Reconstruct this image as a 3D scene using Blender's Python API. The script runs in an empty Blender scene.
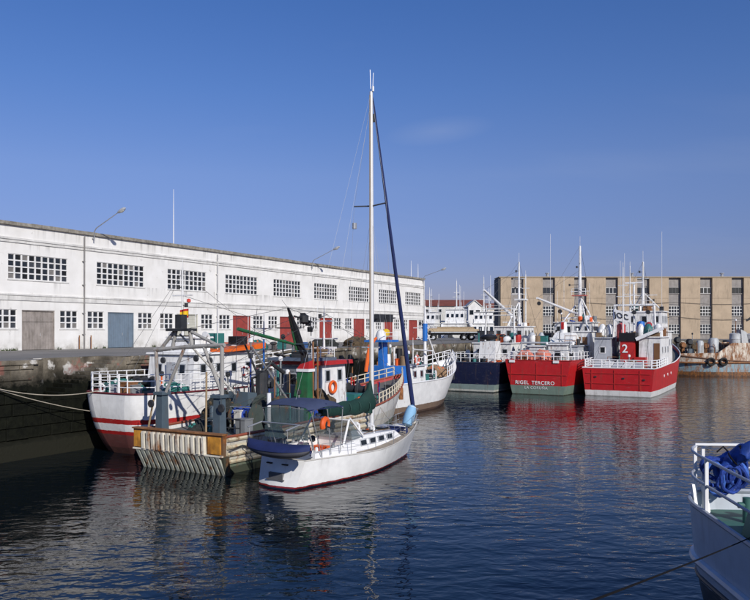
import bpy, math, random
from mathutils import Vector, Matrix, noise
R = math.radians
random.seed(7)
scene = bpy.context.scene
col = scene.collection

# ---------------------------------------------------------------- camera, sky, sun, exposure
EYE = 6.8                      # eye height above the water (standing on a 5.2 m quay)
cam = bpy.data.objects.new('camera', bpy.data.cameras.new('camera'))
cam.data.sensor_width = 36.0
cam.data.lens = 36.0
cam.data.shift_y = 0.04
cam.data.clip_start = 0.1
cam.data.clip_end = 9000
cam.location = (0, 0, EYE)
cam.rotation_euler = (R(90), 0, 0)
col.objects.link(cam)
scene.camera = cam

SUN_AZ = R(180 - 28)                   # clockwise from +Y: behind the camera, to the right
SUN_EL = R(28)
world = bpy.data.worlds.new('World')
scene.world = world
world.use_nodes = True
wn = world.node_tree
for n in list(wn.nodes):
    wn.nodes.remove(n)
sky = wn.nodes.new('ShaderNodeTexSky')
sky.sky_type = 'NISHITA'
sky.sun_disc = False
sky.sun_elevation = SUN_EL
sky.sun_rotation = SUN_AZ
sky.altitude = 0
sky.air_density = 1.0
sky.dust_density = 0.3
sky.ozone_density = 4.0
bg = wn.nodes.new('ShaderNodeBackground')
bg.inputs['Strength'].default_value = 0.100
wo = wn.nodes.new('ShaderNodeOutputWorld')
# blue cast of the clear afternoon sky, with the violet haze band low down all round, and thin cirrus
wtc = wn.nodes.new('ShaderNodeTexCoord')
wsep = wn.nodes.new('ShaderNodeSeparateXYZ'); wn.links.new(wtc.outputs['Generated'], wsep.inputs[0])
wr = wn.nodes.new('ShaderNodeValToRGB'); wn.links.new(wsep.outputs['Z'], wr.inputs[0])
els = wr.color_ramp.elements
els[0].position = 0.0; els[0].color = (0.42, 0.36, 0.575, 1)
els[1].position = 0.42; els[1].color = (0.46, 0.65, 1.0, 1)
for p_, c_ in ((0.09, (0.52, 0.47, 0.69, 1)), (0.2, (0.66, 0.63, 0.84, 1)), (0.3, (0.55, 0.655, 0.94, 1))):
    e_ = els.new(p_); e_.color = c_
wm = wn.nodes.new('ShaderNodeMix'); wm.data_type = 'RGBA'; wm.blend_type = 'MULTIPLY'
wins = {i.identifier: i for i in wm.inputs}; wins['Factor_Float'].default_value = 1.0
wn.links.new(sky.outputs[0], wins['A_Color']); wn.links.new(wr.outputs[0], wins['B_Color'])
wdiv = wn.nodes.new('ShaderNodeVectorMath'); wdiv.operation = 'DIVIDE'
wadd = wn.nodes.new('ShaderNodeMath'); wadd.operation = 'ADD'; wadd.inputs[1].default_value = 0.12
wn.links.new(wsep.outputs['Z'], wadd.inputs[0]); wn.links.new(wtc.outputs['Generated'], wdiv.inputs[0]); wn.links.new(wadd.outputs[0], wdiv.inputs[1])
def wmath(op, a, b=None):
    n_ = wn.nodes.new('ShaderNodeMath'); n_.operation = op
    for i_, v_ in enumerate((a, b)):
        if v_ is None: continue
        if isinstance(v_, (int, float)): n_.inputs[i_].default_value = v_
        else: wn.links.new(v_, n_.inputs[i_])
    return n_.outputs[0]
# one small wisp standing over the far end of the basin
wyy = wmath('MAXIMUM', wsep.outputs['Y'], 0.001)
du = wmath('DIVIDE', wmath('SUBTRACT', wmath('DIVIDE', wsep.outputs['X'], wyy), 0.087), 0.075)
dv = wmath('DIVIDE', wmath('SUBTRACT', wmath('SUBTRACT', wmath('DIVIDE', wsep.outputs['Z'], wyy), 0.266), wmath('MULTIPLY', du, 0.009)), 0.020)
dd = wmath('SQRT', wmath('ADD', wmath('MULTIPLY', du, du), wmath('MULTIPLY', dv, dv)))
wisp = wmath('MAXIMUM', wmath('SUBTRACT', 1.0, dd), 0.0)
wmp = wn.nodes.new('ShaderNodeMapping'); wmp.inputs['Scale'].default_value = (0.7, 1.6, 1); wmp.inputs['Location'].default_value = (3.3, 1.2, 0); wn.links.new(wdiv.outputs[0], wmp.inputs['Vector'])
wnz = wn.nodes.new('ShaderNodeTexNoise'); wnz.inputs['Scale'].default_value = 1.3; wnz.inputs['Detail'].default_value = 6; wn.links.new(wmp.outputs[0], wnz.inputs['Vector'])
wmr = wn.nodes.new('ShaderNodeMapRange'); wmr.inputs['From Min'].default_value = 0.56; wmr.inputs['From Max'].default_value = 0.8; wmr.inputs['To Max'].default_value = 0.035; wn.links.new(wnz.outputs['Fac'], wmr.inputs['Value'])
wc = wn.nodes.new('ShaderNodeMix'); wc.data_type = 'RGBA'
cins = {i.identifier: i for i in wc.inputs}; cins['B_Color'].default_value = (6.0, 6.2, 6.8, 1)
wres = lambda n_: [o for o in n_.outputs if o.identifier == 'Result_Color'][0]
wn.links.new(wmath('ADD', wmr.outputs[0], wmath('MULTIPLY', wisp, wmath('MULTIPLY', wnz.outputs['Fac'], 0.26))), cins['Factor_Float']); wn.links.new(wres(wm), cins['A_Color'])
wn.links.new(wres(wc), bg.inputs['Color'])
wn.links.new(bg.outputs[0], wo.inputs['Surface'])

sun = bpy.data.objects.new('sun', bpy.data.lights.new('sun', 'SUN'))
sun.data.energy = 3.9
sun.data.angle = R(0.53)
sun.data.color = (1.0, 0.95, 0.87)
sv = Vector((math.sin(SUN_AZ) * math.cos(SUN_EL), math.cos(SUN_AZ) * math.cos(SUN_EL), math.sin(SUN_EL)))
sun.rotation_euler = sv.to_track_quat('Z', 'Y').to_euler()
sun.location = sv * 100
col.objects.link(sun)
scene.view_settings.view_transform = 'Standard'
scene.view_settings.look = 'None'
scene.view_settings.exposure = 0.12
scene.view_settings.gamma = 1.0
scene.view_settings.use_curve_mapping = False

# ---------------------------------------------------------------- the lie of the harbour
QZ = 5.2                                   # quay level above the water
Hd = Vector((0.49, 0.8717, 0))             # along the left quay, away from the camera
Rd = Vector((0.8717, -0.49, 0))            # square off the left quay, over the water
HEAD = math.atan2(Hd.y, Hd.x)
Q0 = Vector((-19.35, 38.7, 0))
def quay_pt(s, p, z=0.0):
    v = Q0 + Hd * s + Rd * p
    return Vector((v.x, v.y, z))

# ---------------------------------------------------------------- mesh builder
class MB:
    def __init__(s):
        s.v = []; s.f = []; s.m = []
    def add(s, vs, fs, mi=0):
        o = len(s.v)
        s.v += [tuple(v) for v in vs]
        s.f += [tuple(i + o for i in f) for f in fs]
        s.m += [mi] * len(fs)
        return s
    def hexa(s, c, mi=0):
        # c: 4 bottom corners (ccw from above) then 4 top corners
        return s.add(c, [(3, 2, 1, 0), (4, 5, 6, 7), (0, 1, 5, 4), (1, 2, 6, 5), (2, 3, 7, 6), (3, 0, 4, 7)], mi)
    def bb(s, x0, x1, y0, y1, z0, z1, mi=0):
        return s.hexa([(x0, y0, z0), (x1, y0, z0), (x1, y1, z0), (x0, y1, z0),
                       (x0, y0, z1), (x1, y0, z1), (x1, y1, z1), (x0, y1, z1)], mi)
    def bar(s, a, b, w, h=None, mi=0):
        a = Vector(a); b = Vector(b); h = h or w
        d = (b - a).normalized()
        up = Vector((0, 0, 1)) if abs(d.z) < 0.95 else Vector((1, 0, 0))
        x = d.cross(up).normalized() * (w / 2); y = x.normalized().cross(d).normalized() * (h / 2)
        c = [a - x - y, a + x - y, b + x - y, b - x - y, a - x + y, a + x + y, b + x + y, b - x + y]
        return s.hexa(c, mi)
    def tube(s, pts, r, n=6, mi=0, cap=True):
        pts = [Vector(p) for p in pts]
        rs = r if isinstance(r, (list, tuple)) else [r] * len(pts)
        rings = []
        u = None
        for i, p in enumerate(pts):
            d = (pts[min(i + 1, len(pts) - 1)] - pts[max(i - 1, 0)])
            if d.length < 1e-9: d = Vector((0, 0, 1))
            d.normalize()
            if u is None:
                t = Vector((0, 0, 1)) if abs(d.z) < 0.9 else Vector((1, 0, 0))
                u = d.cross(t).normalized()
            u = (u - d * u.dot(d)).normalized()
            w = d.cross(u)
            rings.append([p + (u * math.cos(k * 2 * math.pi / n) + w * math.sin(k * 2 * math.pi / n)) * rs[i] for k in range(n)])
        vs = [q for ring in rings for q in ring]
        fs = []
        for i in range(len(pts) - 1):
            for k in range(n):
                k2 = (k + 1) % n
                fs.append((i * n + k, i * n + k2, (i + 1) * n + k2, (i + 1) * n + k))
        if cap:
            fs.append(tuple(range(n - 1, -1, -1)))
            fs.append(tuple((len(pts) - 1) * n + k for k in range(n)))
        return s.add(vs, fs, mi)
    def cyl(s, a, b, r, n=14, mi=0):
        return s.tube([a, b], r, n, mi)
    def lathe(s, o, axis, prof, n=16, mi=0):
        # prof: (distance along the axis, radius)
        o = Vector(o); d = Vector(axis).normalized()
        return s.tube([o + d * t for t, _ in prof], [max(r, 1e-4) for _, r in prof], n, mi)
    def torus(s, c, axis, R0, r, n=20, m=8, mi=0, a0=0.0, a1=2 * math.pi):
        c = Vector(c); d = Vector(axis).normalized()
        t = Vector((0, 0, 1)) if abs(d.z) < 0.9 else Vector((1, 0, 0))
        u = d.cross(t).normalized(); w = d.cross(u)
        full = abs(a1 - a0 - 2 * math.pi) < 1e-6
        k = n if full else n + 1
        vs = []
        for i in range(k):
            a = a0 + (a1 - a0) * i / n
            e = u * math.cos(a) + w * math.sin(a)
            for j in range(m):
                b = 2 * math.pi * j / m
                vs.append(c + e * (R0 + r * math.cos(b)) + d * (r * math.sin(b)))
        fs = []
        for i in range(n):
            i2 = (i + 1) % k
            for j in range(m):
                j2 = (j + 1) % m
                fs.append((i * m + j, i2 * m + j, i2 * m + j2, i * m + j2))
        return s.add(vs, fs, mi)
    def grid(s, rows, mi=0, flip=False):
        nr, nc = len(rows), len(rows[0])
        vs = [p for r in rows for p in r]
        fs = []
        for i in range(nr - 1):
            for j in range(nc - 1):
                f = (i * nc + j, i * nc + j + 1, (i + 1) * nc + j + 1, (i + 1) * nc + j)
                fs.append(f[::-1] if flip else f)
        return s.add(vs, fs, mi)
    def prism(s, poly, vec, mi=0):
        n = len(poly); vec = Vector(vec)
        vs = [Vector(p) for p in poly] + [Vector(p) + vec for p in poly]
        fs = [tuple(range(n - 1, -1, -1)), tuple(range(n, 2 * n))]
        for i in range(n):
            j = (i + 1) % n
            fs.append((i, j, j + n, i + n))
        return s.add(vs, fs, mi)
    def mesh(s, name, mats, smooth=False):
        me = bpy.data.meshes.new(name)
        me.from_pydata(s.v, [], s.f)
        if not isinstance(mats, (list, tuple)): mats = [mats]
        for m in mats: me.materials.append(m)
        if len(mats) > 1: me.polygons.foreach_set('material_index', s.m)
        if smooth:
            me.polygons.foreach_set('use_smooth', [True] * len(me.polygons))
            me.set_sharp_from_angle(angle=R(40))
        me.update()
        return me
    def build(s, name, mats, parent=None, smooth=False):
        return link(name, s.mesh(name, mats, smooth), parent)

def link(name, me, parent=None, loc=None, rotz=None):
    o = bpy.data.objects.new(name, me)
    col.objects.link(o)
    if parent is not None: o.parent = parent
    if loc is not None: o.location = loc
    if rotz is not None: o.rotation_euler = (0, 0, rotz)
    return o
def tag(o, label=None, cat=None, group=None, kind=None):
    if label: o['label'] = label
    if cat: o['category'] = cat
    if group: o['group'] = group
    if kind: o['kind'] = kind
    return o
def thing(name, label, cat, loc=(0, 0, 0), rotz=0.0, group=None):
    o = link(name, None, None, loc, rotz)
    return tag(o, label, cat, group)

# ---------------------------------------------------------------- materials
MATS = {}
def newmat(name):
    m = bpy.data.materials.new(name); m.use_nodes = True
    nt = m.node_tree
    b = nt.nodes['Principled BSDF']
    return m, nt, b
def nd(nt, t, **kw):
    n = nt.nodes.new(t)
    for k, v in kw.items(): setattr(n, k, v)
    return n
def noise_fac(nt, co, scale, lo, hi, vec=(1, 1, 1), detail=5, rough=0.6, off=0.0):
    mp = nd(nt, 'ShaderNodeMapping'); mp.inputs['Scale'].default_value = vec
    mp.inputs['Location'].default_value = (off, off * 1.7, off * .6)
    nt.links.new(co, mp.inputs['Vector'])
    nz = nd(nt, 'ShaderNodeTexNoise'); nz.inputs['Scale'].default_value = scale
    nz.inputs['Detail'].default_value = detail; nz.inputs['Roughness'].default_value = rough
    nt.links.new(mp.outputs[0], nz.inputs['Vector'])
    mr = nd(nt, 'ShaderNodeMapRange'); mr.inputs['From Min'].default_value = lo; mr.inputs['From Max'].default_value = hi
    nt.links.new(nz.outputs['Fac'], mr.inputs['Value'])
    return mr.outputs[0], nz.outputs['Fac']
def mixc(nt, fac, a, b, blend='MIX'):
    m = nd(nt, 'ShaderNodeMix', data_type='RGBA', blend_type=blend)
    for sock, val in ((m.inputs['Factor'], fac), (m.inputs['A'], a), (m.inputs['B'], b)):
        pass
    ins = {i.identifier: i for i in m.inputs}
    fs, A, B = ins['Factor_Float'], ins['A_Color'], ins['B_Color']
    for sock, val in ((fs, fac), (A, a), (B, b)):
        if hasattr(val, 'is_output') or isinstance(val, bpy.types.NodeSocket): nt.links.new(val, sock)
        elif isinstance(val, (int, float)): sock.default_value = val
        else: sock.default_value = (*val, 1) if len(val) == 3 else val
    return [o for o in m.outputs if o.identifier == 'Result_Color'][0]
def math_(nt, op, a, b=None):
    m = nd(nt, 'ShaderNodeMath', operation=op)
    for i, v in enumerate((a, b)):
        if v is None: continue
        if isinstance(v, (int, float)): m.inputs[i].default_value = v
        else: nt.links.new(v, m.inputs[i])
    return m.outputs[0]
RUST = (0.20, 0.065, 0.02)
def mat(name, c, rough=0.6, metal=0.0, var=0.12, vs=2.0, dirt=0.0, dirtc=(0.09, 0.075, 0.055), rust=0.0, bump=0.0, bs=20.0, spec=0.4, world=False):
    if name in MATS: return MATS[name]
    m, nt, b = newmat(name)
    co = nd(nt, 'ShaderNodeNewGeometry').outputs['Position'] if world else nd(nt, 'ShaderNodeTexCoord').outputs['Object']
    f, raw = noise_fac(nt, co, vs, 0.3, 0.7)
    lo = tuple(x * (1 - var) for x in c); hi = tuple(min(1, x * (1 + var * .6)) for x in c)
    out = mixc(nt, f, lo, hi)
    if dirt:
        g, _ = noise_fac(nt, co, 1.6, 0.62 - dirt * .3, 0.85, vec=(2.2, 2.2, 0.35), off=3.1)
        out = mixc(nt, math_(nt, 'MULTIPLY', g, min(1, dirt + .25)), out, dirtc)
    if rust:
        g, _ = noise_fac(nt, co, 1.3, 0.66 - rust * .32, 0.74 - rust * .2, vec=(1.6, 1.6, 0.55), detail=8, rough=.7, off=7.7)
        h, _ = noise_fac(nt, co, 6, 0.3, 0.7, off=1.2)
        rc = mixc(nt, h, (0.09, 0.03, 0.012), (0.33, 0.13, 0.035))
        out = mixc(nt, g, out, rc)
    nt.links.new(out, b.inputs['Base Color'])
    b.inputs['Roughness'].default_value = rough
    b.inputs['Metallic'].default_value = metal
    b.inputs['Specular IOR Level'].default_value = spec
    if bump:
        bp = nd(nt, 'ShaderNodeBump'); bp.inputs['Strength'].default_value = bump; bp.inputs['Distance'].default_value = 0.02
        _, r2 = noise_fac(nt, co, bs, 0, 1)
        nt.links.new(r2, bp.inputs['Height']); nt.links.new(bp.outputs[0], b.inputs['Normal'])
    MATS[name] = m
    return m
def hullmat(name, bands, rust=0.15, dirt=0.2, rough=0.4, rustc=None, zlo=-1.5, zhi=7.0, dent=0.35):
    """bands: [(z, colour)...] ascending: the paint from that height up"""
    m, nt, b = newmat(name)
    tc = nd(nt, 'ShaderNodeTexCoord'); co = tc.outputs['Object']
    sx = nd(nt, 'ShaderNodeSeparateXYZ'); nt.links.new(co, sx.inputs[0])
    _, raw = noise_fac(nt, co, 3.0, 0, 1)
    z = math_(nt, 'ADD', sx.outputs['Z'], math_(nt, 'MULTIPLY', math_(nt, 'SUBTRACT', raw, 0.5), 0.09))
    mr = nd(nt, 'ShaderNodeMapRange'); mr.inputs['From Min'].default_value = zlo; mr.inputs['From Max'].default_value = zhi
    nt.links.new(z, mr.inputs['Value'])
    cr = nd(nt, 'ShaderNodeValToRGB'); cr.color_ramp.interpolation = 'CONSTANT'
    el = cr.color_ramp.elements
    while len(el) > 1: el.remove(el[-1])
    for i, (zz, c) in enumerate(bands):
        p = max(0.0, (zz - zlo) / (zhi - zlo))
        e = el[0] if i == 0 else el.new(p)
        e.position = p; e.color = (*c, 1)
    nt.links.new(mr.outputs[0], cr.inputs[0])
    f, _ = noise_fac(nt, co, 1.4, 0.3, 0.7, off=2)
    out = mixc(nt, f, mixc(nt, 1.0, cr.outputs[0], (0.82, 0.82, 0.82), 'MULTIPLY'), cr.outputs[0])
    if dirt:
        g, _ = noise_fac(nt, co, 1.5, 0.62 - dirt * .3, 0.85, vec=(2.5, 2.5, 0.3), off=3.1)
        out = mixc(nt, math_(nt, 'MULTIPLY', g, min(1, dirt + .25)), out, (0.09, 0.07, 0.05))
    if rust:
        g, _ = noise_fac(nt, co, 1.3, 0.68 - rust * .32, 0.76 - rust * .2, vec=(1.8, 1.8, 0.5), detail=8, rough=.72, off=7.7)
        h, _ = noise_fac(nt, co, 6, 0.3, 0.7, off=1.2)
        rc = mixc(nt, h, (0.09, 0.03, 0.012), rustc or (0.30, 0.12, 0.035))
        out = mixc(nt, g, out, rc)
    # drips and scrapes down the plating
    if rust:
        g, _ = noise_fac(nt, co, 2.4, 0.57, 0.74, vec=(2.2, 2.2, 0.10), detail=6, off=15.3)
        k, _ = noise_fac(nt, co, 0.5, 0.42, 0.62, off=19.1, detail=3)
        out = mixc(nt, math_(nt, 'MULTIPLY', math_(nt, 'MULTIPLY', g, k), min(.8, .35 + rust)), out, rustc or (0.13, 0.06, 0.03))
        g, _ = noise_fac(nt, co, 3.2, 0.62, 0.66, vec=(.5, .5, 2.4), detail=6, off=27.3)
        out = mixc(nt, math_(nt, 'MULTIPLY', g, .12), out, (0.30, 0.28, 0.27))
    nt.links.new(out, b.inputs['Base Color'])
    b.inputs['Roughness'].default_value = rough
    # plating: faint dents
    bp = nd(nt, 'ShaderNodeBump'); bp.inputs['Strength'].default_value = dent; bp.inputs['Distance'].default_value = 0.06
    _, r2 = noise_fac(nt, co, 1.1, 0, 1, detail=2)
    nt.links.new(r2, bp.inputs['Height']); nt.links.new(bp.outputs[0], b.inputs['Normal'])
    return m

white = mat('white_paint', (0.74, 0.74, 0.73), 0.45, dirt=0.4, rust=0.17)
whitec = mat('white_gloss', (0.78, 0.78, 0.78), 0.3, var=.05)
offwhite = mat('offwhite_rusty', (0.62, 0.60, 0.55), 0.55, dirt=0.35, rust=0.22)
greym = mat('grey_steel', (0.20, 0.21, 0.22), 0.5, dirt=0.3, rust=0.14)
lgrey = mat('light_grey_paint', (0.40, 0.42, 0.45), 0.5, dirt=0.25, rust=0.08)
galv = mat('galvanised', (0.45, 0.46, 0.47), 0.4, metal=.6, dirt=.2)
bluegrey = mat('blue_grey_paint', (0.075, 0.105, 0.13), 0.5, dirt=0.3, rust=0.16)
black = mat('black_paint', (0.012, 0.012, 0.014), 0.5, var=.3)
darkm = mat('dark_gear', (0.03, 0.032, 0.036), 0.6, var=.4, rust=.15)
redp = mat('red_paint', (0.42, 0.022, 0.02), 0.42, dirt=0.15, rust=.04)
orangep = mat('orange_paint', (0.72, 0.13, 0.015), 0.45, var=.08)
orangeb = mat('orange_plastic', (0.70, 0.11, 0.02), 0.5, var=.08)
greenp = mat('green_paint', (0.018, 0.12, 0.045), 0.5, dirt=.5, rust=.2, var=.3)
tealp = mat('teal_paint', (0.03, 0.16, 0.15), 0.5, dirt=.2)
bluep = mat('bright_blue_paint', (0.02, 0.15, 0.50), 0.42, dirt=.15, rust=.05)
navy = mat('navy_canvas', (0.012, 0.022, 0.095), 0.75, var=.2, bump=.3)
greycanvas = mat('blue_grey_canvas', (0.045, 0.06, 0.12), 0.8, var=.2, bump=.3)
greencanvas = mat('dark_green_canvas', (0.006, 0.035, 0.028), 0.8, var=.25, bump=.4, bs=8)
skycanvas = mat('light_blue_canvas', (0.22, 0.42, 0.62), 0.7, var=.1)
deckm = mat('deck_paint', (0.14, 0.14, 0.13), 0.7, dirt=.4, rust=.15)
deckgreen = mat('deck_green', (0.04, 0.13, 0.11), 0.6, dirt=.3, rust=.05)
wood = mat('wood', (0.20, 0.13, 0.075), 0.7, dirt=.3)
brownwood = mat('brown_door_wood', (0.17, 0.08, 0.035), 0.6)
rustm = mat('rusty_steel', (0.26, 0.12, 0.05), 0.75, rust=.55, var=.4)
yellow = mat('yellow_plastic', (0.75, 0.48, 0.02), 0.5)
glass = mat('dark_glass', (0.012, 0.016, 0.02), 0.08, var=.2, spec=.6)
rubber = mat('rubber', (0.014, 0.014, 0.014), 0.8)
rope_m = mat('rope', (0.38, 0.34, 0.27), 0.9)
darkrope = mat('dark_rope', (0.012, 0.012, 0.014), 1.0, spec=.05)
netteal = mat('teal_net', (0.03, 0.16, 0.14), 0.95, var=.5, vs=9, bump=1, bs=30)
netblue = mat('blue_net', (0.018, 0.055, 0.30), 0.85, var=.5, vs=6, bump=1, bs=25)
netdark = mat('dark_net', (0.03, 0.033, 0.03), 0.95, var=.5, vs=9, bump=1, bs=30)
netpink = mat('faded_pink_net', (0.62, 0.20, 0.14), 0.9, var=.35, vs=8, bump=1, bs=30)
netbrown = mat('brown_net', (0.10, 0.07, 0.04), 0.95, var=.5, vs=9, bump=1, bs=30)
wire = mat('wire', (0.10, 0.10, 0.105), 0.5, metal=.5)
lightwire = mat('light_wire', (0.17, 0.18, 0.20), 0.5, metal=.4)
# ---------------------------------------------------------------- water
def build_water():
    m, nt, b = newmat('harbour_water')
    tc = nd(nt, 'ShaderNodeTexCoord'); co = tc.outputs['Object']
    b.inputs['Base Color'].default_value = (0.0016, 0.0052, 0.0085, 1)
    b.inputs['Roughness'].default_value = 0.03
    b.inputs['IOR'].default_value = 1.333
    b.inputs['Specular IOR Level'].default_value = 0.5
    def layer(scale, vec, rot, detail, off):
        mp = nd(nt, 'ShaderNodeMapping'); mp.inputs['Scale'].default_value = vec
        mp.inputs['Rotation'].default_value = (0, 0, rot); mp.inputs['Location'].default_value = (off, off * 2, 0)
        nt.links.new(co, mp.inputs['Vector'])
        nz = nd(nt, 'ShaderNodeTexNoise'); nz.inputs['Scale'].default_value = scale
        nz.inputs['Detail'].default_value = detail; nz.inputs['Roughness'].default_value = 0.5
        nz.inputs['Distortion'].default_value = 0.4
        nt.links.new(mp.outputs[0], nz.inputs['Vector'])
        return nz.outputs['Fac']
    a = layer(0.50, (0.7, 1.3, 1), R(12), 2.0, 0)      # long lop
    c = layer(2.0, (0.72, 1.15, 1), R(-9), 2.0, 11)      # ripples
    d = layer(5.0, (0.7, 1.1, 1), R(22), 1.5, 5)        # fine ripples
    # calmer and rougher patches of wind
    w, _ = noise_fac(nt, co, 0.05, 0.35, 0.65, detail=2)
    wr = nd(nt, 'ShaderNodeMapRange'); wr.inputs['To Min'].default_value = 0.45; wr.inputs['To Max'].default_value = 1.2
    nt.links.new(w, wr.inputs['Value'])
    h = math_(nt, 'ADD', math_(nt, 'MULTIPLY', a, 0.30),
              math_(nt, 'ADD', math_(nt, 'MULTIPLY', c, 0.165), math_(nt, 'MULTIPLY', d, 0.022)))
    h = math_(nt, 'MULTIPLY', h, wr.outputs[0])
    bp = nd(nt, 'ShaderNodeBump'); bp.inputs['Strength'].default_value = 1.0; bp.inputs['Distance'].default_value = 0.21
    nt.links.new(h, bp.inputs['Height']); nt.links.new(bp.outputs[0], b.inputs['Normal'])
    S = 3500
    mb = MB(); mb.add([(-S, -300, 0), (S, -300, 0), (S, 5000, 0), (-S, 5000, 0)], [(0, 1, 2, 3)])
    o = mb.build('harbour_water', m); tag(o, kind='structure')
build_water()

# ---------------------------------------------------------------- quays
def quay_materials():
    m, nt, b = newmat('quay_asphalt')
    co = nd(nt, 'ShaderNodeTexCoord').outputs['Object']
    f, _ = noise_fac(nt, co, 0.22, 0.35, 0.65)
    g, _ = noise_fac(nt, co, 2.5, 0.3, 0.7, off=4)
    c = mixc(nt, f, (0.165, 0.155, 0.14), (0.24, 0.225, 0.205))
    c = mixc(nt, math_(nt, 'MULTIPLY', g, .5), c, (0.13, 0.125, 0.115))
    nt.links.new(c, b.inputs['Base Color']); b.inputs['Roughness'].default_value = .9
    # quay stone: pale above the tide line, black weed and wet below it
    m2, nt, b = newmat('quay_stone')
    geo = nd(nt, 'ShaderNodeNewGeometry'); co = geo.outputs['Position']
    sx = nd(nt, 'ShaderNodeSeparateXYZ'); nt.links.new(co, sx.inputs[0])
    f, _ = noise_fac(nt, co, 0.9, 0.35, 0.65)
    g, raw = noise_fac(nt, co, 3.0, 0.3, 0.7, off=4)
    top = mixc(nt, f, (0.07, 0.06, 0.045), (0.23, 0.20, 0.155))
    wh, _ = noise_fac(nt, co, 0.75, 0.57, 0.62, off=9, detail=6)
    top = mixc(nt, math_(nt, 'MULTIPLY', wh, .85), top, (0.60, 0.58, 0.54))
    rd, _ = noise_fac(nt, co, 0.8, 0.60, 0.65, off=21, detail=5)
    top = mixc(nt, math_(nt, 'MULTIPLY', rd, .6), top, (0.28, 0.10, 0.08))
    weed = mixc(nt, g, (0.003, 0.0035, 0.0025), (0.009, 0.010, 0.006))
    z = math_(nt, 'ADD', sx.outputs['Z'], math_(nt, 'MULTIPLY', math_(nt, 'SUBTRACT', raw, .5), 0.9))
    mr = nd(nt, 'ShaderNodeMapRange'); mr.inputs['From Min'].default_value = 3.8; mr.inputs['From Max'].default_value = 4.75
    nt.links.new(z, mr.inputs['Value'])
    c = mixc(nt, mr.outputs[0], weed, top)
    mud = nd(nt, 'ShaderNodeMapRange'); mud.inputs['From Min'].default_value = 1.15; mud.inputs['From Max'].default_value = 0.75
    nt.links.new(z, mud.inputs['Value'])
    c = mixc(nt, mud.outputs[0], c, (0.016, 0.016, 0.011))
    nt.links.new(c, b.inputs['Base Color']); b.inputs['Roughness'].default_value = .75
    b.inputs['Specular IOR Level'].default_value = .12
    bp = nd(nt, 'ShaderNodeBump'); bp.inputs['Strength'].default_value = .7; bp.inputs['Distance'].default_value = .04
    _, r2 = noise_fac(nt, co, 6, 0, 1); nt.links.new(r2, bp.inputs['Height']); nt.links.new(bp.outputs[0], b.inputs['Normal'])
    return m, m2
asphalt, qstone = quay_materials()

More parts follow.
